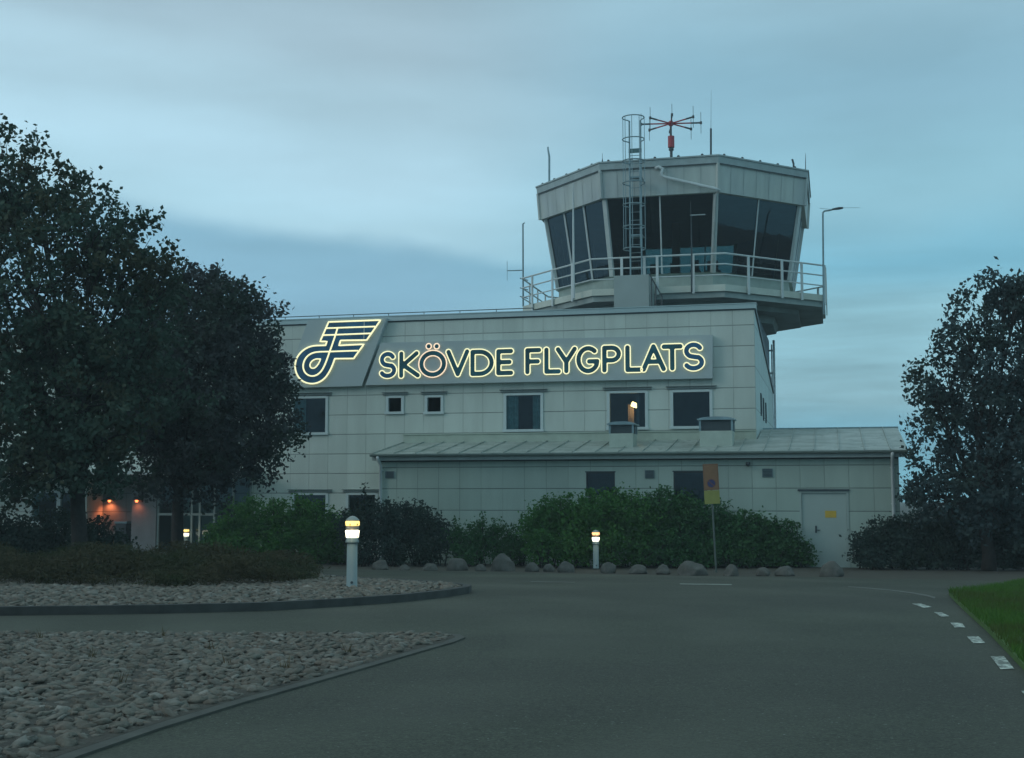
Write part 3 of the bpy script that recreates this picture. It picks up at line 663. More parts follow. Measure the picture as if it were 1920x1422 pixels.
rod('railing_pole', 'pale pole rising from the walkway past the left windows', [(1076,560,.045), (1075,425,.035), (1074.5,343,.015)], -5.2, M_rail)
rod('railing_pole', 'thin dark pole on the front walkway right of the caged ladder', [(1297,548,.03), (1297,475,.03), (1295,378,.008)], -5.75, M_dark)

# ---------------------------------------------------------------- sign boards
def fillmesh(name, loops, z0, thick, mat, parent):
    """loops in (u,z) -> solid in the facade plane, front at y=z0, thickness towards +y"""
    cu = bpy.data.curves.new(name, 'CURVE'); cu.dimensions = '2D'; cu.fill_mode = 'BOTH'; cu.extrude = thick/2
    for lp in loops:
        sp = cu.splines.new('POLY'); sp.points.add(len(lp)-1); sp.use_cyclic_u = True
        for i, q in enumerate(lp): sp.points[i].co = (q[0], q[1], 0, 1)
    tmp = bpy.data.objects.new('tmp', cu); COL.objects.link(tmp)
    me = bpy.data.meshes.new_from_object(tmp.evaluated_get(bpy.context.evaluated_depsgraph_get()))
    for v in me.vertices: x, y, z = v.co; v.co = (x, z0+thick/2-z, y)
    bpy.data.objects.remove(tmp); bpy.data.curves.remove(cu)
    me.flip_normals() if hasattr(me, 'flip_normals') else None
    me.name = name; me.materials.clear(); me.materials.append(mat)
    o = bpy.data.objects.new(name, me); COL.objects.link(o); o.parent = parent; return o
def contour(segs, lev, x0, x1, y0, y1, h=.012):
    """closed iso-lines at distance lev from a set of segments (rounded strokes)"""
    nx, ny = int((x1-x0)/h)+1, int((y1-y0)/h)+1
    X, Y = np.meshgrid(x0+np.arange(nx)*h, y0+np.arange(ny)*h, indexing='ij'); D = np.full(X.shape, 9.)
    for (ax, ay, bx, by) in segs:
        dx, dy = bx-ax, by-ay; L2 = dx*dx+dy*dy+1e-12; t = np.clip(((X-ax)*dx+(Y-ay)*dy)/L2, 0, 1)
        D = np.minimum(D, np.hypot(X-ax-t*dx, Y-ay-t*dy))
    D = D-lev+1e-7; E = {}
    def pt(i, j, k):  # k=0 edge to i+1, k=1 edge to j+1
        a = D[i, j]; b = D[i+1, j] if k == 0 else D[i, j+1]; f = a/(a-b)
        return (x0+(i+(f if k == 0 else 0))*h, y0+(j+(f if k == 1 else 0))*h)
    T = {1:[(3,0)],2:[(0,1)],3:[(3,1)],4:[(1,2)],5:[(3,2),(1,0)],6:[(0,2)],7:[(3,2)],8:[(2,3)],9:[(2,0)],10:[(0,3),(2,1)],11:[(2,1)],12:[(1,3)],13:[(1,0)],14:[(0,3)]}
    nxt = {}
    ins = D < 0
    for i, j in zip(*np.nonzero((ins[:-1,:-1] | ins[1:,:-1] | ins[1:,1:] | ins[:-1,1:]) & ~(ins[:-1,:-1] & ins[1:,:-1] & ins[1:,1:] & ins[:-1,1:]))):
        c = int(ins[i,j])+2*int(ins[i+1,j])+4*int(ins[i+1,j+1])+8*int(ins[i,j+1])
        ed = {0:(i,j,0), 1:(i+1,j,1), 2:(i,j+1,0), 3:(i,j,1)}
        for a, b in T.get(c, []): nxt[ed[a]] = ed[b]
    loops = []
    while nxt:
        s, _ = next(iter(nxt.items())); lp = []; cur = s
        while cur in nxt: lp.append(pt(*cur)); cur = nxt.pop(cur)
        if len(lp) > 6:
            P = [lp[0]]
            for q in lp[1:]:
                if math.hypot(q[0]-P[-1][0], q[1]-P[-1][1]) > .008: P.append(q)
            loops.append(P)
    return loops
def arc(cx, cy, rx, ry, a0, a1, n=16): return [(cx+rx*math.cos(R(a0+(a1-a0)*i/n)), cy+ry*math.sin(R(a0+(a1-a0)*i/n))) for i in range(n+1)]
def glyph(ch):
    if ch == 'S': return [arc(.5,.745,.44,.255,28,180,10)[:-1]+arc(.5,.745,.44,.255,180,245,5)+[(.66,.47)]+arc(.5,.255,.5,.255,55,-90,10)+arc(.5,.255,.5,.255,-90,-150,6)]
    if ch == 'K': return [[(0,0),(0,1)],[(.92,1),(.12,.48)],[(.12,.48),(1,0)]]
    if ch == 'Ö': return [arc(.5,.5,.5,.5,0,360,30)]
    if ch == 'V': return [[(0,1),(.5,0),(1,1)]]
    if ch == 'D': return [[(.0,0),(0,1),(.38,1)]+arc(.38,.5,.62,.5,90,-90,16)+[(0,0)]]
    if ch == 'E': return [[(1,1),(0,1),(0,0),(1,0)],[(0,.5),(.88,.5)]]
    if ch == 'F': return [[(1,1),(0,1),(0,0)],[(0,.48),(.88,.48)]]
    if ch == 'L': return [[(0,1),(0,0),(1,0)]]
    if ch == 'Y': return [[(0,1),(.5,.42),(.5,0)],[(1,1),(.5,.42)]]
    if ch == 'G': return [arc(.5,.5,.5,.5,48,330,24)+[(.97,.42),(.56,.42)]]
    if ch == 'P': return [[(0,0),(0,1),(.5,1)]+arc(.5,.72,.48,.28,90,-90,12)+[(0,.44)]]
    if ch == 'A': return [[(0,0),(.5,1),(1,0)],[(.2,.33),(.8,.33)]]
    if ch == 'T': return [[(0,1),(1,1)],[(.5,1),(.5,0)]]
SV = -.22
M_board = M_signboard
T1 = bthing('airport_name_sign', 'grey sign board reading SKÖVDE FLYGPLATS in outlined light tube letters', 'sign')
bd = [fac(x,y,SV) for x,y in ((685,722.5),(714,643),(1336,628),(1336,709.5))]
fillmesh('board', [bd], SV, .205, M_board, T1)
LET = [('S',32,135,88,242),('K',145,268,85,240),('Ö',258,415,82,235),('V',410,545,75,232),('D',545,683,75,230),('E',690,792,72,226),
       ('F',853,950,66,220),('L',960,1060,63,218),('Y',1025,1150,60,215),('G',1140,1280,55,215),('P',1285,1400,52,210),('L',1415,1515,50,208),('A',1505,1650,45,205),('T',1620,1745,45,200),('S',1740,1865,35,200)]
SW = .082
for n_, (ch, xa, xb, ya, yb) in enumerate(LET):
    X0, X1, Y0, Y1 = 700+xa/3, 700+xb/3, 630+ya/3, 630+yb/3
    u0 = fac(X0,(Y0+Y1)/2,SV)[0]+SW; u1 = fac(X1,(Y0+Y1)/2,SV)[0]-SW; zc = (X0+X1)/2
    zt = fac(zc,Y0,SV)[1]-SW; zb = fac(zc,Y1,SV)[1]+SW
    segs = []
    for pl in glyph(ch):
        q = [(u0+(u1-u0)*a, zb+(zt-zb)*b) for a, b in pl]; segs += [(*q[i], *q[i+1]) for i in range(len(q)-1)]
    if ch == 'Ö':
        for cx in (314,359):
            a, b = fac(700+cx/3, 630+60/3, SV); segs.append((a, b, a+.001, b))
    bx = (u0-.2, u1+.2, zb-.2, zt+(.45 if ch == 'Ö' else .2))
    main = contour(segs, SW-.022, bx[0], bx[1], bx[2], bx[3]); 
    lo = fillmesh('letter', main, SV-.05, .047, M_blue if ch in 'SVT' and n_ % 2 == 0 else M_teal, T1)
    tb = MB()
    for lp in contour(segs, SW-.002, *bx): tb.tube([(a, SV-.045, b) for a, b in lp], .0165, 6, closed=True)
    tb.build('light_tube', M_neon2 if ch == 'Ö' else M_neon, lo, True)
T2 = bthing('emblem_sign', 'slanted grey sign board with winged letter emblem outlined in light tubes', 'sign')
bd = [fac(x,y,SV) for x,y in ((531,728),(578,600.5),(725,596.5),(678,724))]
fillmesh('board', [bd], SV, .205, M_board, T2)
def zz(pts): return [fac(540+x/9.6, 590+y/9.6, SV) for x, y in pts]
def smooth(P, it=2):
    for _ in range(it):
        Q = [P[0]]
        for i in range(len(P)-1):
            a, b = np.array(P[i]), np.array(P[i+1]); Q += [tuple(a*.75+b*.25), tuple(a*.25+b*.75)]
        P = Q+[P[-1]]
    return P
curve = smooth([(855,800),(820,905),(765,1025),(690,1140),(600,1212),(500,1248),(400,1250),(290,1215),(205,1140),(155,1040),(140,940),(150,850),(190,750),(270,660),(370,595),(480,565),(600,562),(690,560)])
outer = [(745,140),(1680,105),(1430,465),(960,472),(930,562),(1380,540),(1195,797)]+curve+[(715,490),(590,490)]
drop = smooth([(600,805),(575,870),(535,930),(490,970),(445,975),(410,945),(408,895),(445,840),(510,803),(600,805)])[:-1]
inner = [[(705,252),(1580,222)], [(650,378),(1500,345)],
         [(905,250),(860,400),(805,560),(765,670)]+smooth([(765,670),(720,800),(680,905),(635,995),(580,1062),(510,1105),(440,1115),(370,1095),(312,1040),(285,960),(290,880),(330,790),(400,722),(490,685),(600,675)])+[(765,672),(1270,655)]]
zo, zd = zz(outer), zz(drop)
eo = fillmesh('emblem', [zo, zd], SV-.05, .047, M_blue, T2)
tb = MB()
def dens(P, closed):
    Q = []; n = len(P)
    for i in range(n if closed else n-1):
        a, b = np.array(P[i]), np.array(P[(i+1)%n]); k = max(1, int(np.linalg.norm(b-a)/.05))
        Q += [tuple(a+(b-a)*j/k) for j in range(k)]
    return Q if closed else Q+[P[-1]]
tb.tube([(a, SV-.055, b) for a, b in dens(zo, True)], .025, 6, closed=True)
tb.tube([(a, SV-.055, b) for a, b in dens(zd, True)], .02, 6, closed=True)
for q in inner: tb.tube([(a, SV-.06, b) for a, b in dens(zz(q), False)], .024, 6)
tb.build('light_tube', M_neon, eo, True)
q = zz([(1385,135),(1380,440)]); MB().tube([(q[0][0],SV-.058,q[0][1]),(q[1][0],SV-.058,q[1][1])], .012, 5).build('bracing_rod', M_rail, eo)

# ---------------------------------------------------------------- ground, road, islands
from mathutils.geometry import delaunay_2d_cdt
def sheet(poly, lift, step=.8, bumps=0.0, skirt=.08):
    P = [Vector((p[0], p[1])) for p in poly]; n = len(P); pts = list(P)
    xs = [p.x for p in P]; ys = [p.y for p in P]; pa = np.array([(p.x, p.y) for p in P])
    gx = np.arange(min(xs)+step/2, max(xs), step); gy = sorted(set(list(np.arange(min(ys)+step/2, max(ys), step))+[y for y in (5,19.4,31,36) if min(ys) < y < max(ys)]))
    G = np.array([(x, y) for x in gx for y in gy]); G = G[inpoly(G, pa)]
    pts += [Vector(g) for g in G]
    v, e, f, *_ = delaunay_2d_cdt(pts, [(i, (i+1) % n) for i in range(n)], [], 1, 1e-4)
    r = np.random.default_rng(3); V = [(q.x, q.y, gz(q.y)+lift+(bumps*r.uniform(-1,1) if i >= n else 0)) for i, q in enumerate(v)]
    mb = MB(); mb.add(V, [tuple(q) for q in f])
    if skirt:
        for i in range(n): 
            a, b = P[i], P[(i+1)%n]; mb.quad((a.x,a.y,gz(a.y)+lift-skirt), (b.x,b.y,gz(b.y)+lift-skirt), (b.x,b.y,gz(b.y)+lift), (a.x,a.y,gz(a.y)+lift))
    return mb
def inpoly(G, P):
    x, y = G[:,0], G[:,1]; ins = np.zeros(len(G), bool); n = len(P)
    for i in range(n):
        x0, y0 = P[i]; x1, y1 = P[(i+1)%n]
        c = ((y0 > y) != (y1 > y)) & (x < (x1-x0)*(y-y0)/(y1-y0+1e-12)+x0); ins ^= c
    return ins
def pdist(G, P):
    d = np.full(len(G), 1e9); n = len(P)
    for i in range(n):
        a = np.array(P[i]); b = np.array(P[(i+1)%n]); ab = b-a; t = np.clip(((G-a)@ab)/(ab@ab+1e-12), 0, 1)
        d = np.minimum(d, np.linalg.norm(G-a-t[:,None]*ab, axis=1))
    return d
def gp(L, lift=0.): return [tuple(gnd(x, y, lift)[:2]) for x, y in L]

m = NT('soil'); c = m.mix(m.noise(1.5, 6), (.035,.032,.025), (.075,.07,.05)); M_soil = m.fin(c, .95); 
m = NT('asphalt'); n1 = m.noise(.30, 6, .62, (.8,1.0,1)); n2 = m.noise(60, 3, .8); n3 = m.noise(.16, 4, .6, (.35,1,1)); n4 = m.noise(22, 5, .75)
c = m.mix(m.mr(n1,.3,.7), (.040,.047,.034), (.076,.086,.063)); c = m.mix(m.M('MULTIPLY', m.mr(n3,.46,.60), .65), c, (.044,.047,.038))
v = m.N('ShaderNodeVectorMath'); v.operation = 'SCALE'; m.L(c, v.inputs[0]); m.L(m.M('MULTIPLY', m.mr(n2,.35,.65,.50,1.55), m.mr(n4,.35,.65,.78,1.2)), v.inputs['Scale'])
sp = m.mr(m.noise(38, 2, .5), .69, .73); c = m.mix(m.M('MULTIPLY', sp, .6), v.outputs[0], (.24,.27,.25))
ck = m.N('ShaderNodeTexVoronoi'); ck.feature = 'DISTANCE_TO_EDGE'; ck.inputs['Scale'].default_value = .22; wv = m.N('ShaderNodeVectorMath'); wv.operation = 'ADD'; nz = m.N('ShaderNodeTexNoise'); nz.inputs['Scale'].default_value = 1.1; nz.inputs['Detail'].default_value = 6
m.L(m.tc.outputs['Object'], nz.inputs['Vector']); m.L(m.tc.outputs['Object'], wv.inputs[0]); m.L(nz.outputs['Color'], wv.inputs[1]); m.L(wv.outputs[0], ck.inputs['Vector'])
c = m.mix(m.M('MULTIPLY', m.mr(ck.outputs['Distance'], .0, .006, 1, 0), m.mr(m.noise(.25,2),.45,.6,0,.55)), c, (.025,.03,.028))
sq = m.N('ShaderNodeSeparateXYZ'); m.L(m.tc.outputs['Object'], sq.inputs[0])
rd_ = m.M('SQRT', m.M('ADD', m.M('POWER', m.M('SUBTRACT', sq.outputs[0], -9.), 2.), m.M('POWER', m.M('SUBTRACT', sq.outputs[1], 12.), 2.)))
tk = m.M('ABSOLUTE', m.M('SINE', m.M('ADD', m.M('MULTIPLY', rd_, 1.75), m.M('MULTIPLY', m.noise(.3,3), 1.5))))
c = m.mix(m.M('MULTIPLY', m.mr(tk, .45, .95), m.mr(m.noise(.22,3), .42, .6, 0, .38)), c, (.098,.106,.084))
pt = m.N('ShaderNodeTexVoronoi'); pt.inputs['Scale'].default_value = .16; m.L(wv.outputs[0], pt.inputs['Vector']); c = m.mix(m.M('MULTIPLY', m.mr(pt.outputs['Color'], .62, .64), .35), c, (.040,.043,.036))
m.bump(n2, .01, .5); M_asph = m.fin(c, .82, spec=.35)
m = NT('grass_base'); c = m.mix(m.noise(2, 5), (.040,.10,.020), (.070,.14,.028)); M_grassb = m.fin(c, .9)
m = NT('gravel_soil'); c = m.mix(m.noise(6, 6), (.035,.034,.028), (.085,.078,.062)); m.bump(m.noise(30,4), .03, .8); M_grav = m.fin(c, .95)
M_kerb = simple('kerb_stone', (.062,.066,.055), .8, var=.3, scale=4)
M_paint = NT('road_paint'); q_ = M_paint.noise(14, 6, .7); M_paint = M_paint.fin(M_paint.mix(M_paint.mr(q_,.46,.58), (.14,.16,.14), (.62,.70,.62)), .7)

g = MB(); xs = [-300,-60,-20,0,20,60,300]; ys = [-200,-20,5,19.4,31,36,80,400]
for i in range(len(xs)-1):
    for j in range(len(ys)-1):
        g.quad(*[(x, y, gz(y)-.03) for x, y in ((xs[i],ys[j]),(xs[i+1],ys[j]),(xs[i+1],ys[j+1]),(xs[i],ys[j+1]))])
struct(g.build('ground', M_soil))
far = [(-1500,1066),(-400,1066),(300,1066),(560,1066),(700,1068.5),(900,1072),(1100,1077),(1300,1080.5),(1540,1082),(1600,1085),(1760,1087),(1920,1090),(2500,1094)]
fp = gp(far)
rp = [(-45,-12)]+[(-45, fp[0][1])]+fp+[(40, fp[-1][1]), (40,-12)]
struct(sheet(rp, 0.0, 2.0, 0, .02).build('road', M_asph))

def kerb(poly, w, top, name='kerb', mat=None):
    n = len(poly); P = np.array(poly); A = sum(P[i][0]*P[(i+1)%n][1]-P[(i+1)%n][0]*P[i][1] for i in range(n)); sg = 1 if A > 0 else -1
    inn = []
    for i in range(n):
        a, b, c = P[i-1], P[i], P[(i+1)%n]; t = (b-a)/(np.linalg.norm(b-a)+1e-9)+(c-b)/(np.linalg.norm(c-b)+1e-9); t /= np.linalg.norm(t)+1e-9
        inn.append(b+sg*np.array([-t[1], t[0]])*w)
    mb = MB()
    for i in range(n):
        j = (i+1)%n; a, b, c, d = P[i], P[j], inn[j], inn[i]
        z = lambda p, h: (p[0], p[1], gz(p[1])+h)
        mb.quad(z(a,top),z(b,top),z(c,top),z(d,top)); mb.quad(z(a,-.03),z(b,-.03),z(b,top),z(a,top)); mb.quad(z(d,-.03),z(d,top),z(c,top),z(c,-.03))
    return struct(mb.build(name, mat or M_kerb)), [tuple(p) for p in inn]
def stones(poly, spacing, r0, r1, lift, name, label, mat, inset=.05):
    P = np.array(poly); x0, y0 = P.min(0); x1, y1 = P.max(0); G = []
    r = np.random.default_rng(5); ny = int((y1-y0)/(spacing*.87))
    for j in range(ny):
        xx = np.arange(x0+(j%2)*spacing/2, x1, spacing); G.append(np.c_[xx, np.full(len(xx), y0+j*spacing*.87)])
    G = np.vstack(G); G = G+r.normal(0, spacing*.22, G.shape); G = G[inpoly(G, P)]; G = G[pdist(G, P) > inset]
    # only what can be seen
    k = np.abs(G[:,0]/np.maximum(G[:,1],.5)) < .50; G = G[k]; n = len(G)
    t = (1+5**.5)/2; V0 = np.array([(-1,t,0),(1,t,0),(-1,-t,0),(1,-t,0),(0,-1,t),(0,1,t),(0,-1,-t),(0,1,-t),(t,0,-1),(t,0,1),(-t,0,-1),(-t,0,1)])/math.hypot(1,t)
    F0 = [(0,11,5),(0,5,1),(0,1,7),(0,7,10),(0,10,11),(1,5,9),(5,11,4),(11,10,2),(10,7,6),(7,1,8),(3,9,4),(3,4,2),(3,2,6),(3,6,8),(3,8,9),(4,9,5),(2,4,11),(6,2,10),(8,6,7),(9,8,1)]
    V = [tuple(v) for v in V0]; F = []; mid = {}
    def md(a, b):
        k = (min(a,b), max(a,b))
        if k not in mid: q = (np.array(V[a])+np.array(V[b])); q /= np.linalg.norm(q); V.append(tuple(q)); mid[k] = len(V)-1
        return mid[k]
    for a,b,c in F0: ab, bc, ca = md(a,b), md(b,c), md(c,a); F += [(a,ab,ca),(b,bc,ab),(c,ca,bc),(ab,bc,ca)]
    V = np.array(V); F = np.array(F); m_ = len(V)
    rad = r0+(r1-r0)*r.uniform(0,1,n)**1.6; VV = V[None]*(1+r.normal(0,.17,(n,m_,1))); sc = np.c_[rad*r.uniform(.8,1.4,n), rad*r.uniform(.7,1.15,n), rad*r.uniform(.30,.60,n)]
    VV = VV*sc[:,None]; a = r.uniform(0, 2*math.pi, n); ca, sa = np.cos(a)[:,None], np.sin(a)[:,None]
    X = VV[...,0]*ca-VV[...,1]*sa; Y = VV[...,0]*sa+VV[...,1]*ca; tl = r.normal(0,.22,(n,1)); Z = VV[...,2]+X*tl
    zc = np.array([gz(y) for y in G[:,1]])+lift
    O = np.stack([X+G[:,0:1], Y+G[:,1:2], Z+zc[:,None]+r.uniform(-.012,.02,(n,1))], -1).reshape(-1,3)
    FF = (F[None]+(np.arange(n)*m_)[:,None,None]).reshape(-1,3)
    o = meshnp(name, O, FF, mat, None, False, np.repeat(r.uniform(0,1,n), m_)); stuff(o, label, 'stones'); print(name, n); return o
m = NT('field_stone'); at = m.N('ShaderNodeAttribute'); at.attribute_name = 'tint'; rp_ = m.N('ShaderNodeValToRGB'); cr = rp_.color_ramp
cr.elements[0].color = (.12,.11,.092,1); cr.elements[1].color = (.29,.285,.255,1)
for p_, c_ in ((.25,(.175,.15,.122)),(.5,(.170,.172,.145)),(.72,(.20,.178,.146)),(.93,(.215,.215,.19))): e = cr.elements.new(p_); e.color = (*c_,1)
m.L(at.outputs['Fac'], rp_.inputs[0]); n1 = m.noise(16, 5, .65); c = m.mix(m.M('MULTIPLY', m.mr(n1,.4,.65), .5), rp_.outputs[0], (.075,.08,.065)); c = m.mix(m.M('MULTIPLY', m.mr(m.noise(1.6, 6, .65), .50, .68), .6), c, (.075,.068,.052)); m.bump(m.noise(40,5,.7), .02, .8); M_stone = m.fin(c, .9)

isl1 = gp([(-500,1700),(-100,1530),(150,1422),(300,1370),(450,1323),(600,1280),(700,1251),(790,1224),(850,1207),(872,1198),(862,1192),(780,1189),(600,1188),(300,1188),(0,1188),(-500,1189),(-1000,1190)])
M_kerbd = simple('kerb_stone_dark', (.045,.05,.048), .85, var=.4, scale=3)
isl2 = gp([(-900,1158),(-300,1157),(0,1155),(300,1151),(500,1146),(640,1138),(760,1129),(840,1120),(880,1113),(884,1109),(850,1104),(760,1098),(660,1092),(590,1084),(500,1078),(200,1076),(-900,1076)])
k1, in1 = kerb(isl1, .09, .014); struct(sheet(in1, .015, .5, .012).build('gravel_bed', M_grav))
stones(in1, .066, .024, .056, .006, 'cobblestones', 'rough grey brown cobblestones filling the near bed', M_stone)
k2, in2 = kerb(isl2, .12, .10, 'kerb', M_kerbd); struct(sheet(in2, .07, .6, .012).build('gravel_bed', M_grav))
stones(in2, .105, .035, .07, .075, 'cobblestones', 'small cobblestones in the middle bed round the bollard', M_stone)

lawn = gp([(1779,1116),(1792,1130),(1815,1152),(1850,1184),(1890,1226),(1945,1285),(2010,1360),(2150,1500),(2900,1500),(3200,1120),(2400,1100),(1920,1096),(1885,1104),(1830,1112)])
struct(sheet(lawn, .05, .7, .02, .12).build('grass', M_grassb))
def scatter(poly, n, seed=2, lim=.46):
    P = np.array(poly); r = np.random.default_rng(seed); x0, y0 = P.min(0); x1, y1 = P.max(0)
    G = np.c_[r.uniform(x0,x1,n), r.uniform(y0,y1,n)]; G = G[inpoly(G,P)]; return G[np.abs(G[:,0]/G[:,1]) < lim], r
def blades(name, label, cat, G, r, lift, h0, h1, w, mat, lean=.35):
    n = len(G); h = r.uniform(h0,h1,n); a = r.uniform(0,2*math.pi,n); dx, dy = np.cos(a), np.sin(a); l = r.normal(0,lean,(n,2))*h[:,None]
    z = np.array([gz(y) for y in G[:,1]])+lift
    A = np.c_[G[:,0]-dx*w, G[:,1]-dy*w, z]; B = np.c_[G[:,0]+dx*w, G[:,1]+dy*w, z]; C = np.c_[G[:,0]+l[:,0], G[:,1]+l[:,1], z+h]
    V = np.stack([A,B,C],1).reshape(-1,3); F = np.arange(3*n).reshape(-1,3)
    return stuff(meshnp(name, V, F, mat, None, False, np.repeat(r.uniform(0,1,n),3)), label, cat)
M_blade = leafmat('grass_blade', (.045,.12,.022), (.095,.20,.038), (.075,.11,.03))
G, r = scatter(lawn, 420000, 2, 1.1); blades('grass_blades', 'short green grass of the lawn at the right edge', 'grass', G, r, .04, .05, .11, .006, M_blade)
M_dry = leafmat('dry_grass', (.09,.075,.045), (.16,.12,.07), (.06,.07,.03))
G, r = scatter(in1, 40, 9); G = np.repeat(G, 9, 0)+r.normal(0,.02,(len(G)*9,2)); blades('weeds', 'thin dry weeds between the near cobblestones', 'weeds', G, r, .04, .04, .13, .004, M_dry)

M_worn1 = simple('worn_paint', (.24,.27,.24), .8, var=.35, scale=5); M_worn2 = simple('faded_paint', (.13,.145,.125), .8, var=.35, scale=5)
def mark(pxs):
    P = gp(pxs); mb = MB(); mb.add([(x,y,gz(y)+.006) for x,y in P], [tuple(range(len(P)))]); return struct(mb.build('road_marking', M_paint))
o2 = lambda L: [(960+x/2, 1040+y/2) for x, y in L]
for il, L in enumerate(([(1500,186),(1530,185),(1577,199),(1543,202)], [(1583,218),(1612,219),(1640,233),(1610,236)], [(1643,257),(1688,259),(1700,276),(1660,276)], [(1705,309),(1750,309),(1776,335),(1730,335)],
          [(1795,385),(1845,384),(1884,432),(1832,433)], [(1908,514),(1962,512),(2015,570),(1960,572)], [(628,110),(823,112.5),(825,116),(632,113)], [(70,102),(235,104.5),(235,106.5),(70,104)])):
    m_ = mark(o2(L)); m_.data.materials[0] = (M_worn1 if il == 6 else M_worn2 if il == 7 else M_paint)
M_paint2 = simple('worn_line', (.12,.13,.115), .8, var=.3, scale=3)
arcp = o2([(1260,120),(1340,126),(1420,133),(1500,143),(1560,153),(1588,161)]); arcb = o2([(1584,166),(1556,157.5),(1496,147),(1420,136.5),(1340,129),(1260,122.5)])
P = gp(arcp+arcb); struct(MB().add([(x,y,gz(y)+.005) for x,y in P], [tuple(range(len(P)))]).build('road_edge_line', M_paint2))

# ---------------------------------------------------------------- bollard lamps
M_post = simple('bollard_paint', (.17,.25,.27), .45, var=.10, scale=2)
M_lens1 = emit('lens_yellow', (1.0,.72,.20), 1.7); M_lens2 = emit('lens_white', (1.0,.92,.68), 2.8); M_lens3 = emit('lens_orange', (1.0,.46,.18), 2.2)
def bollard(px, py, Y, top_py, lab, up=None):
    p = gnd(px, py, .07 if Y is None else 0)
    if Y is not None: a = atY(px, py, Y); p = np.array([a[0], Y, gz(Y)])
    zt = atY(px, top_py, p[1])[2]; H = zt-p[2]; k = H/1.09
    t = thing('bollard_lamp', lab, 'bollard lamp', tuple(p), 0, 'bollard lamps')
    MB().lathe([(.095*k,0),(.095*k,.02*k),(.083*k,.021*k),(.081*k,.675*k)], 28).build('post', M_post, t, True)
    MB().tube([(.01,-.083*k,.09*k),(.01,-.088*k,.09*k)], .02*k, 10).build('bolt_cover', M_dark, t)
    MB().lathe([(.082*k,.676*k),(.102*k,.68*k),(.104*k,.715*k),(.094*k,.72*k),(.094*k,.745*k),(.085*k,.76*k)], 28).build('collar', M_post, t, True)
    MB().lathe([(.085*k,.761*k),(.095*k,.765*k),(.107*k,.85*k),(.107*k,.868*k),(.09*k,.875*k)], 28).build('lower_lens', M_lens2, t, True)
    MB().lathe([(.10*k,.876*k),(.102*k,.88*k),(.100*k,.935*k),(.09*k,.94*k)], 28).build('middle_band', simple('band_paint', (.26,.24,.20), .35, .3), t, True)
    MB().lathe([(.09*k,.941*k),(.108*k,.945*k),(.108*k,1.00*k),(.10*k,1.012*k)], 28).build('upper_lens', up or M_lens1, t, True)
    MB().lathe([(.108*k,1.013*k),(.105*k,1.03*k),(.07*k,1.062*k),(.03*k,1.085*k),(.004,1.09*k)], 28).build('cap', simple('cap_metal', (.30,.34,.32), .35, .4), t, True)
    for i in range(6):
        rb = MB()
        a = R(60*i+18); x, y = .109*k*math.cos(a), .109*k*math.sin(a); rb.box(x-.008*k,x+.008*k,y-.008*k,y+.008*k,.765*k,.80*k); rb.box(x-.008*k,x+.008*k,y-.008*k,y+.008*k,.945*k,.975*k)
        rb.build('lens_clip', M_dark, t)
    ld = bpy.data.lights.new('glow', 'POINT'); ld.energy = 1.6; ld.color = (1,.8,.5); ld.shadow_soft_size = .1
    lo = bpy.data.objects.new('glow', ld); COL.objects.link(lo); lo.parent = t; lo.location = (0,-.3,.85*k)
bollard(659.5, 1103, None, 967.5, 'lit bollard lamp nearest the camera, standing in the cobbled bed')
bollard(1117.5, 1075, 31, 993.5, 'lit bollard lamp at the road edge before the boulders and green shrubs', M_lens3)
bollard(348, 1050, 39, 989.5, 'farthest lit bollard lamp, half hidden near the entrance under the tree')

# ---------------------------------------------------------------- parking sign
p = gnd(1343, 1074); PS = thing('parking_sign', 'orange and yellow no parking sign on a thin pole in front of the annex', 'road sign', tuple(p), R(-4))
PS.rotation_euler = (0, R(-2.4), R(-4))
s_ = p[1]; zt = atY(1341, 870, s_)[2]-p[2]; zm = atY(1341, 919.5, s_)[2]-p[2]; zb = atY(1341, 945, s_)[2]-p[2]; w = 14.2/FPX*s_
MB().tube([(0,.03,0),(0,.03,zt-.1)], .022, 10).build('pole', simple('weathered_pole', (.09,.12,.11), .7), PS)
M_or = simple('sign_orange', (.23,.125,.065), .6); M_ye = simple('sign_yellow', (.26,.27,.07), .6)
def plate(n, z0, z1, m):
    return MB().box(-w,w,-.012,.002,z0,z1).build(n, m, PS)
a = plate('zone_plate', zm+.003, zt, M_or); b = plate('text_plate', zb, zm-.003, M_ye)
bd_ = MB()
for (z0,z1) in ((zm+.02,zt-.017),):
    bd_.box(-w+.015,-w+.022,-.015,-.0125,z0,z1); bd_.box(w-.022,w-.015,-.015,-.0125,z0,z1); bd_.box(-w+.022,w-.022,-.015,-.0125,z1-.007,z1); bd_.box(-w+.022,w-.022,-.015,-.0125,z0,z0+.007)
bd_.build('border', simple('sign_border', (.18,.08,.05), .5), a)
def disc(r0, r1, y, z): 
    mb = MB(); n = 28
    for i in range(n):
        t0, t1 = 2*math.pi*i/n, 2*math.pi*(i+1)/n
        mb.quad((r0*math.cos(t0),y,z+r0*math.sin(t0)), (r0*math.cos(t1),y,z+r0*math.sin(t1)), (r1*math.cos(t1),y,z+r1*math.sin(t1)), (r1*math.cos(t0),y,z+r1*math.sin(t0)))
    return mb
zc = zm+(zt-zm)*.26
disc(.001,.088,-.015,zc).build('disc', simple('disc_blue', (.035,.04,.13), .5), a)
rg = disc(.080,.095,-.017,zc); rg.add([(-.065,-.0175,zc+.05),(-.05,-.0175,zc+.065),(.065,-.0175,zc-.05),(.05,-.0175,zc-.065)], [(0,1,2,3)]); rg.build('red_ring', simple('disc_red', (.15,.06,.05), .5), a)

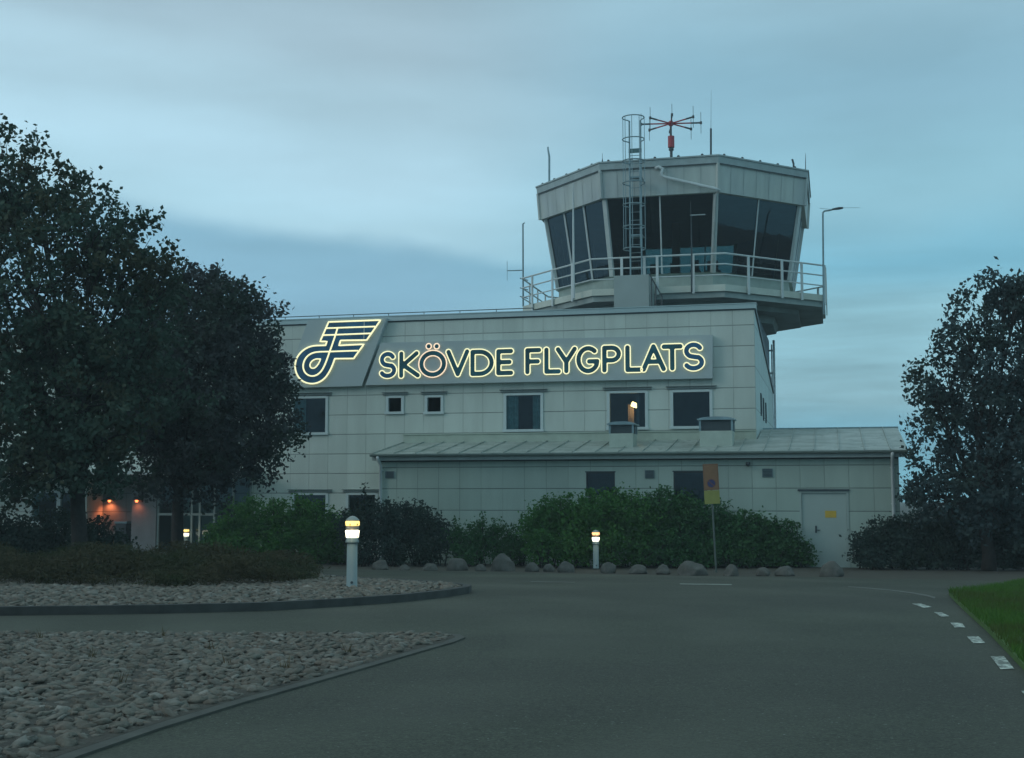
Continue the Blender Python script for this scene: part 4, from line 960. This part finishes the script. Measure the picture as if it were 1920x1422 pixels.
# ---------------------------------------------------------------- boulders
M_rock = NT('boulder_granite'); n1 = M_rock.noise(3.5, 7, .65); n2 = M_rock.noise(22, 5, .7); cc = M_rock.mix(M_rock.mr(n1,.35,.65), (.060,.066,.060), (.13,.127,.115)); cc = M_rock.mix(M_rock.M('MULTIPLY', M_rock.mr(n2,.5,.65), .6), cc, (.06,.075,.055)); M_rock.bump(n2, .02, .6); M_rock = M_rock.fin(cc, .9)
import bmesh
from mathutils import noise as mnoise
ROCKS = [(713,1049,1068,36,'flat topped pinkish boulder leftmost in the row, right of the near bollard lamp'),(757,1059,1069,22,'small pale stone between the leftmost boulder and the low wedge'),(806,1056,1069,30,'low wedge shaped stone under the dark shrub'),
 (857,1045,1069,42,'pale broken faced boulder left of the tallest boulder'),(901,1058,1070,22,'small rounded stone just left of the tallest boulder'),(943,1035,1070,48,'tallest boulder of the row, rounded and standing upright'),
 (998,1054,1071,28,'grey stone first to the right of the tallest boulder'),(1030,1057,1071,24,'flat grey stone second to the right of the tallest boulder'),(1063,1051,1072,36,'domed boulder just left of the middle bollard lamp'),
 (1142,1053,1074,32,'squat boulder just right of the middle bollard lamp'),(1198,1058,1075,38,'low mossy stone second right of the middle bollard lamp'),(1243,1057,1076,30,'round stone left of the widest boulder'),
 (1300,1050,1078,60,'widest boulder of the row, beside the parking sign pole'),(1372,1057,1079,30,'smooth round stone just right of the parking sign pole'),(1432,1063,1079,28,'small dark stone below the right shrub'),
 (1474,1061,1079,40,'long dark stone under the right end of the green shrub'),(1562,1050,1080,46,'dark boulder in front of the annex door')]
for i, (px, ty, by, w, lab) in enumerate(ROCKS):
    p = gnd(px, by-1); s = FPX/p[1]; hh = (by-ty)/s*.88; ww = w/s/2
    bm = bmesh.new(); bmesh.ops.create_icosphere(bm, subdivisions=4, radius=1); rr = random.Random(i*7+3)
    ks = [(Vector((rr.uniform(-1,1), rr.uniform(-1,1), rr.uniform(-1,1))).normalized(), rr.uniform(.74,.95)) for _ in range(10)]
    for v in bm.verts:
        n = v.co.normalized(); d = 1
        for kd, kr in ks:
            q = n.dot(kd)
            if q > .1: d = min(d, kr/q)
        d *= 1+.085*mnoise.fractal(n*1.6+Vector((i*3.1,0,0)), 1.0, 2.0, 5)
        v.co = n*max(.55, d)
    zs_ = max(v.co.z for v in bm.verts); xs_ = max(abs(v.co.x) for v in bm.verts)
    for v in bm.verts: v.co.x *= ww/xs_; v.co.y *= ww*.8; v.co.z = v.co.z/zs_*hh*1.0 if v.co.z > 0 else v.co.z*hh*.4
    me = bpy.data.meshes.new('boulder'); bm.to_mesh(me); bm.free(); me.polygons.foreach_set('use_smooth', [True]*len(me.polygons)); me.materials.append(M_rock)
    o = bpy.data.objects.new('boulder', me); COL.objects.link(o); o.location = (p[0], p[1]+ww*.5, gz(p[1]+ww*.5)); tag(o, lab, 'boulder', 'boulders along the road edge')

# ---------------------------------------------------------------- vegetation
def leafmesh(name, C, L, Wd, mat, parent, r, up=0.0, droop=.3):
    n = len(C); d = r.normal(0,1,(n,3)); d[:,2] = d[:,2]*(1-up)+up*1.5-droop*(1-up); d /= np.linalg.norm(d,axis=1)[:,None]
    e = r.normal(0,1,(n,3)); s = np.cross(d,e); s /= np.linalg.norm(s,axis=1)[:,None]+1e-9
    l = (L*r.uniform(.6,1.3,n))[:,None]; w = (Wd*r.uniform(.6,1.3,n))[:,None]; nn = np.cross(d,s)
    V = np.stack([C-d*l*.5, C+s*w*.5+d*l*.02+nn*w*.12, C+d*l*.5, C-s*w*.5+d*l*.02+nn*w*.12],1).reshape(-1,3)
    return meshnp(name, V, np.arange(4*n).reshape(-1,4), mat, parent, False, np.repeat(r.uniform(0,1,n),4))
def blobworld(bl, base):
    out = []
    for b in bl:
        px, py, rp, Y = b[:4]; p = atY(px, py, Y); s = FPX/Y; out.append((p-np.array(base), rp/s, b[4] if len(b) > 4 else 1., b[5] if len(b) > 5 else 1.))
    return out
def clusters(B, dens, r, shell=.45, minz=None, rag=0., dirs=None):
    C = []
    for c, rad, sq, dn in B:
        n = int(dens*dn*rad**2.2)+3; d = r.normal(0,1,(n,3)); d /= np.linalg.norm(d,axis=1)[:,None]; q = rad*r.uniform(shell,1.04,n)**.8
        P = d*q[:,None]; P = P*(1+rag*np.sin(d[:,0:1]*5.1+c[0]*3)*np.sin(d[:,2:3]*4.3+c[2]*2+1)*np.cos(d[:,1:2]*3.7)); P[:,2] *= sq; C.append(P+c)
        if dirs is not None: dirs.append(d)
    C = np.vstack(C)
    if minz is not None: C = C[C[:,2] > minz]
    return C
def tree(name, label, base, blobs, dens, per, spread, L, Wd, mat, trunk_r, seed, fork, group='trees', sprigs=()):
    r = np.random.default_rng(seed); rd = random.Random(seed); t = thing(name, label, 'tree', tuple(base), 0, group); B = blobworld(blobs, base)
    dr_ = []; C = clusters(B, dens, r, .30, None, .34, dr_); D = np.vstack(dr_)+r.normal(0,.55,(len(C),3))+np.array([0,0,.25]); D /= np.linalg.norm(D,axis=1)[:,None]
    k = r.integers(int(per*.5), int(per*1.5), len(C)); ln = r.uniform(.12,.42,len(C)); q = r.uniform(-.6,1,k.sum())
    X = np.repeat(C, k, 0)+np.repeat(D*ln[:,None], k, 0)*q[:,None]; X = X+r.normal(0, spread, X.shape)*(1.15-.45*q[:,None])*np.array([1,1,.8])
    for (px,py,Y) in sprigs:
        p = atY(px,py,Y)-np.array(base); X = np.vstack([X, p+r.normal(0,1,(60,3))*np.array([.13,.13,.14])])
    X = X[X[:,2] > .3]
    leafmesh('crown', X, L, Wd, mat, t, r); print(name, len(X))
    mb = MB(); f = Vector((rd.uniform(-.1,.1), 0, fork))
    mb.tube([(0,0,-.1),(.02,.02,fork*.3),(f.x*.6,.01,fork*.7),tuple(f)], [trunk_r*1.25,trunk_r,trunk_r*.9,trunk_r*.85], 10)
    for c, rad, sq, dn in B:
        c = Vector(c); mid = f.lerp(c, .5)+Vector((rd.uniform(-.2,.2), rd.uniform(-.2,.2), rd.uniform(-.1,.35)))
        rr = min(trunk_r*.6, .03+.05*rad); mb.tube([tuple(f), tuple(f.lerp(mid,.5)+Vector((0,0,.08))), tuple(mid), tuple(c)], [rr,rr*.8,rr*.6,rr*.35], 7)
        for _ in range(int(8+10*rad)):
            d = Vector((rd.gauss(0,1), rd.gauss(0,1), rd.gauss(.3,1))).normalized()*rad*rd.uniform(.6,.98); st = c.lerp(mid, rd.uniform(0,.6))
            e = c+d; m2 = st.lerp(e,.5)+Vector((0,0,rd.uniform(-.05,.1))); mb.tube([tuple(st),tuple(m2),tuple(e)], [.022,.014,.005], 4, cap=False)
    mb.build('trunk', M_bark, t, True); return t
LA = leafmat('leaf_dark_lime', (.042,.082,.062), (.060,.100,.075), (.066,.074,.046), .25)
LB = leafmat('leaf_purple', (.050,.064,.068), (.066,.074,.078), (.050,.080,.062), .22)
LC = leafmat('leaf_right', (.042,.075,.080), (.064,.094,.100), (.048,.075,.066), .24)
def gb(px, Y): a = atY(px, 942, Y); return np.array([a[0], Y, gz(Y)])
YA = 26
tree('broadleaf_tree', 'tallest dark broadleaf tree at the left edge of the photo', gb(150, YA),
 [(0,345,100,YA),(75,408,106,YA+.6),(165,440,85,YA-.4),(235,490,85,YA+.4),(60,540,150,YA-.8),(180,600,140,YA),(275,560,75,YA+.8),(30,700,150,YA+.3),(160,740,140,YA-.6),(250,700,110,YA+.5),(60,830,110,YA),(190,830,95,YA-.2),(110,885,62,YA-.5),(195,890,50,YA-.6),(20,890,60,YA-.3),(-110,420,150,YA,1,.6),(-140,650,190,YA,1,.6),(-100,820,150,YA,1,.6),(-70,310,80,YA,1,.8),(300,520,45,YA+.2)],
 43, 34, .105, .125, .088, LA, .16, 21, 1.9, sprigs=[(10,245,YA),(62,265,YA),(75,290,YA),(112,318,YA),(145,335,YA),(160,350,YA),(195,360,YA),(205,385,YA),(262,412,YA),(285,415,YA),(320,470,YA)])
YB = 31
SHB = lambda L: [(b[0]-11 if b[0] > 400 else b[0], *b[1:]) for b in L]
tree('broadleaf_tree', 'dark purplish broadleaf tree with rounded crown overlapping the terminal facade', gb(333, YB),
 SHB([(370,600,95,YB),(300,600,90,YB+.5),(440,620,85,YB-.3),(465,680,80,YB+.3),(380,700,110,YB-.6),(290,710,100,YB),(500,760,65,YB+.2),(430,780,100,YB-.5),(340,800,105,YB+.4),(250,790,80,YB-.3),(520,820,40,YB),(480,835,60,YB+.4),(400,850,70,YB-.1),(300,860,75,YB+.2),(500,700,45,YB-.3),(455,575,42,YB),(390,545,42,YB+.2),(240,720,70,YB+.1),(490,870,26,YB),(478,578,34,YB),(505,650,42,YB+.2),(355,548,48,YB+.3),(520,730,44,YB),(530,790,36,YB-.2),(345,900,60,YB),(420,890,50,YB+.2)]),
 60, 34, .10, .118, .082, LB, .15, 33, 1.75, sprigs=SHB([(412,515,YB),(435,545,YB),(470,548,YB),(492,552,YB),(490,580,YB),(515,615,YB),(528,640,YB),(545,700,YB),(556,730,YB),(550,770,YB),(572,800,YB),(556,830,YB),(575,822,YB),(535,865,YB),(520,895,YB),(500,900,YB),(478,888,YB),(395,520,YB)]))
YC = 30
SHC = lambda L: [(b[0]+10+max(0, (700-b[1])*.10), *b[1:]) for b in L]
tree('broadleaf_tree', 'dark bluish green tree at the right edge of the photo', gb(1850, YC),
 SHC([(1835,600,55,YC),(1900,590,70,YC+.3),(1800,640,50,YC-.2),(1770,715,58,YC+.2),(1840,700,80,YC-.3),(1920,700,90,YC+.2),(1760,790,52,YC),(1830,800,85,YC+.4),(1920,810,90,YC-.4),(1765,870,58,YC+.3),(1830,890,75,YC-.2),(1920,910,90,YC+.1),(2010,620,100,YC,1,.6),(2040,780,120,YC,1,.6),(2020,900,110,YC,1,.6),(1950,530,45,YC),(1740,930,45,YC+.1),(1735,745,28,YC-.1),(1860,560,30,YC),(1760,945,50,YC-.3),(1840,960,60,YC-.4),(1920,970,70,YC-.3),(1990,590,55,YC),(1890,545,30,YC)]),
 47, 32, .10, .12, .088, LC, .15, 57, 1.2, sprigs=SHC([(1832,518,YC),(1850,535,YC),(1815,535,YC),(1790,548,YC),(1782,570,YC),(1765,590,YC),(1758,618,YC),(1745,650,YC),(1735,680,YC),(1712,695,YC),(1705,705,YC),(1703,732,YC),(1718,745,YC),(1706,795,YC),(1705,825,YC),(1702,850,YC),(1712,870,YC),(1698,905,YC),(1697,930,YC),(1875,535,YC),(1905,520,YC),(1918,505,YC)]))

def shrub(name, label, blobs, dens, per, L, Wd, mat, seed, sprigs=(), up=.2, group='shrubs between road and buildings'):
    Y = np.mean([b[3] for b in blobs]); px = np.mean([b[0] for b in blobs]); base = gb(px, Y); r = np.random.default_rng(seed); rd = random.Random(seed)
    t = thing(name, label, 'shrub', tuple(base), 0, group); B = blobworld(blobs, base); C = clusters(B, dens*1.25, r, .25, None, .26)
    rg_ = r.uniform(.6,1.4,len(C)); k_ = np.maximum(3,(per*1.25*rg_)).astype(int); X = np.repeat(C, k_, 0); X = X+r.normal(0,.085,X.shape)
    sprigs = list(sprigs)+[(b[0]+rd.uniform(-.7,.7)*b[2], b[1]-b[2]*rd.uniform(.85,1.12), rd.uniform(.08,.2)) for b in blobs if b[1] < 1025 for _ in range(2)]
    for (qx,qy,h) in sprigs:
        p = atY(qx,qy,Y)-base; n = int(26+h*30); X = np.vstack([X, p+np.c_[r.normal(0,.05,n), r.normal(0,.05,n), -r.uniform(0,h,n)]])
    X = X[X[:,2] > .03]; leafmesh('foliage', X, L*1.1, Wd*1.25, mat, t, r, up); print(name, len(X))
    mb = MB()
    for c, rad, sq, dn in B:
        for _ in range(int(5+6*rad)):
            d = Vector((rd.gauss(0,1), rd.gauss(0,1), rd.gauss(.5,.8))).normalized()*rad*.9; e = Vector(c)+d; g_ = Vector((c[0]+rd.uniform(-.2,.2), c[1]+rd.uniform(-.2,.2), -.02)); mb.tube([tuple(g_), tuple(g_.lerp(e,.5)+Vector((0,0,.1))), tuple(e)], [.02,.014,.006], 4, cap=False)
    for (qx,qy,h) in sprigs:
        p = Vector(atY(qx,qy,Y)-base); mb.tube([tuple(p-Vector((0,0,h+.3))), tuple(p)], [.009,.004], 4, cap=False)
    mb.build('stems', M_bark, t); return t
G1 = leafmat('leaf_bright_green', (.040,.14,.034), (.085,.21,.055), (.055,.15,.045), .25)
G2 = leafmat('leaf_deep_green', (.032,.105,.040), (.062,.16,.058), (.050,.125,.045), .22)
G3 = leafmat('leaf_blue_green', (.030,.055,.050), (.048,.078,.066), (.038,.060,.046), .2)
Y = 35
shrub('shrub', 'wide rounded green shrub between the entrance glazing and the near bollard lamp', [(420,1018,40,Y),(440,995,48,Y+.3),(485,985,50,Y),(540,985,50,Y+.2),(590,990,50,Y-.2),(630,1005,45,Y),(450,1035,40,Y-.6),(520,1035,42,Y-.6),(590,1038,40,Y-.6),(640,1040,34,Y-.5)], 380, 14, .085, .045, G1, 61)
Y = 33.5
shrub('shrub', 'dark shrub with upright sprigs directly behind the near bollard lamp', [(665,990,38,Y+.2),(700,982,40,Y),(745,985,42,Y+.1),(785,990,42,Y),(820,1010,34,Y),(680,1035,32,Y-.4),(740,1035,34,Y-.4),(800,1038,32,Y-.4)], 420, 14, .075, .042, G3, 62, [(672,935,.4),(684,905,.5),(700,928,.3),(762,940,.3),(792,938,.25),(802,948,.25),(733,945,.25)])
shrub('shrub', 'low dark shrub with one tall sprig above the tallest boulder', [(862,1020,34,Y),(900,1012,32,Y),(940,1018,32,Y),(975,1025,30,Y-.2),(880,1045,26,Y-.4),(950,1045,26,Y-.4)], 420, 14, .07, .04, G2, 63, [(853,968,.3),(905,958,.45),(925,972,.35),(898,975,.3)])
Y = 32.4
shrub('shrub', 'tall bright green shrub below the small annex window', [(1010,988,36,Y),(1040,972,40,Y+.1),(1090,972,44,Y),(1135,960,44,Y+.1),(1175,968,48,Y),(1205,990,44,Y),(1020,1025,34,Y-.3),(1075,1028,38,Y-.4),(1140,1028,40,Y-.4),(1200,1035,34,Y-.4)], 440, 15, .08, .045, G1, 64)
shrub('shrub', 'broad deep green shrub behind the parking sign pole', [(1240,965,46,Y+.1),(1285,972,44,Y),(1330,985,44,Y+.1),(1378,1003,42,Y),(1425,1005,40,Y+.1),(1462,1015,36,Y),(1498,1042,30,Y-.1),(1250,1030,40,Y-.4),(1320,1038,38,Y-.4),(1390,1042,36,Y-.4),(1450,1050,30,Y-.3)], 440, 15, .08, .046, G2, 65, [(1240,912,.3),(1252,918,.2),(1495,980,.25),(1350,955,.25),(1455,972,.2)])
Y = 31.2
shrub('shrub', 'sloping dark shrub at the right corner of the annex', [(1625,1030,34,Y),(1660,1015,42,Y+.1),(1700,1010,44,Y),(1745,1015,48,Y-.1),(1640,1055,26,Y-.3),(1700,1052,32,Y-.4),(1760,1050,34,Y-.4)], 440, 15, .08, .045, G3, 66, [(1600,1020,.15),(1672,968,.2)])
shrub('shrub', 'dark shrub mass under the right edge tree', [(1790,1000,56,Y-.2),(1850,990,60,Y),(1915,990,62,Y-.2),(1985,1000,62,Y),(1810,1050,34,Y-.5),(1870,1052,34,Y-.5),(1930,1052,36,Y-.5),(2000,1052,36,Y-.5)], 330, 14, .085, .05, G3, 67)
Y = 28
shrub('shrub', 'dark rounded shrub in front of the left windows under the tallest tree', [(60,1015,48,Y),(120,1010,50,Y),(180,1018,48,Y+.1),(215,1035,34,Y),(10,1005,45,Y),(-50,1010,50,Y),(150,1035,40,Y-.4),(80,1040,42,Y-.4),(20,1040,42,Y-.4)], 330, 14, .085, .05, G3, 68)
# heather ground cover on the middle bed
r = np.random.default_rng(80); P2 = np.array(gp([(-500,1112),(0,1108),(300,1112),(520,1108),(572,1100),(590,1086),(560,1079),(300,1077),(-500,1077)]))
n = 2600; G = np.c_[r.uniform(P2[:,0].min(),P2[:,0].max(),n), r.uniform(P2[:,1].min(),P2[:,1].max(),n)]; G = G[inpoly(G,P2)]; dd = np.minimum(pdist(G,P2)/.9, 1)
hgt = (.15+.36*np.sqrt(dd))*(.80+.42*np.sin(G[:,0]*2.3+1)*np.sin(G[:,0]*.9+G[:,1]*1.4))
X = np.repeat(np.c_[G, [gz(y)+.07 for y in G[:,1]]], 60, 0); hh = np.repeat(hgt, 60); X[:,0] += r.normal(0,.13,len(X)); X[:,1] += r.normal(0,.13,len(X)); X[:,2] += hh*r.uniform(.1,1.05,len(X))**.7
LH = leafmat('heather_sprigs', (.040,.045,.024), (.072,.064,.036), (.040,.056,.026), .15)
stuff(leafmesh('ground_cover', X, .11, .018, LH, None, r, up=.55), 'brownish heather ground cover on the middle bed', 'ground cover'); print('cover', len(X))

# ---------------------------------------------------------------- thin haze added to lift the blacks like windscreen glare
hz_ = MB(); hz_.box(-320, 320, -220, 420, -1.2, 20); hm = bpy.data.materials.new('glare_haze_air'); hm.use_nodes = True; hm.node_tree.nodes.clear()
ho = hm.node_tree.nodes.new('ShaderNodeOutputMaterial'); hv = hm.node_tree.nodes.new('ShaderNodeVolumePrincipled'); hv.inputs['Density'].default_value = GLARE_HAZE; hv.inputs['Color'].default_value = (.80,.93,.97,1); hv.inputs['Anisotropy'].default_value = 0
hm.node_tree.links.new(hv.outputs[0], ho.inputs['Volume']); h = hz_.build('haze', hm); h['kind'] = 'stuff'; h['label'] = 'thin added haze standing in for windscreen glare'; h['category'] = 'haze'
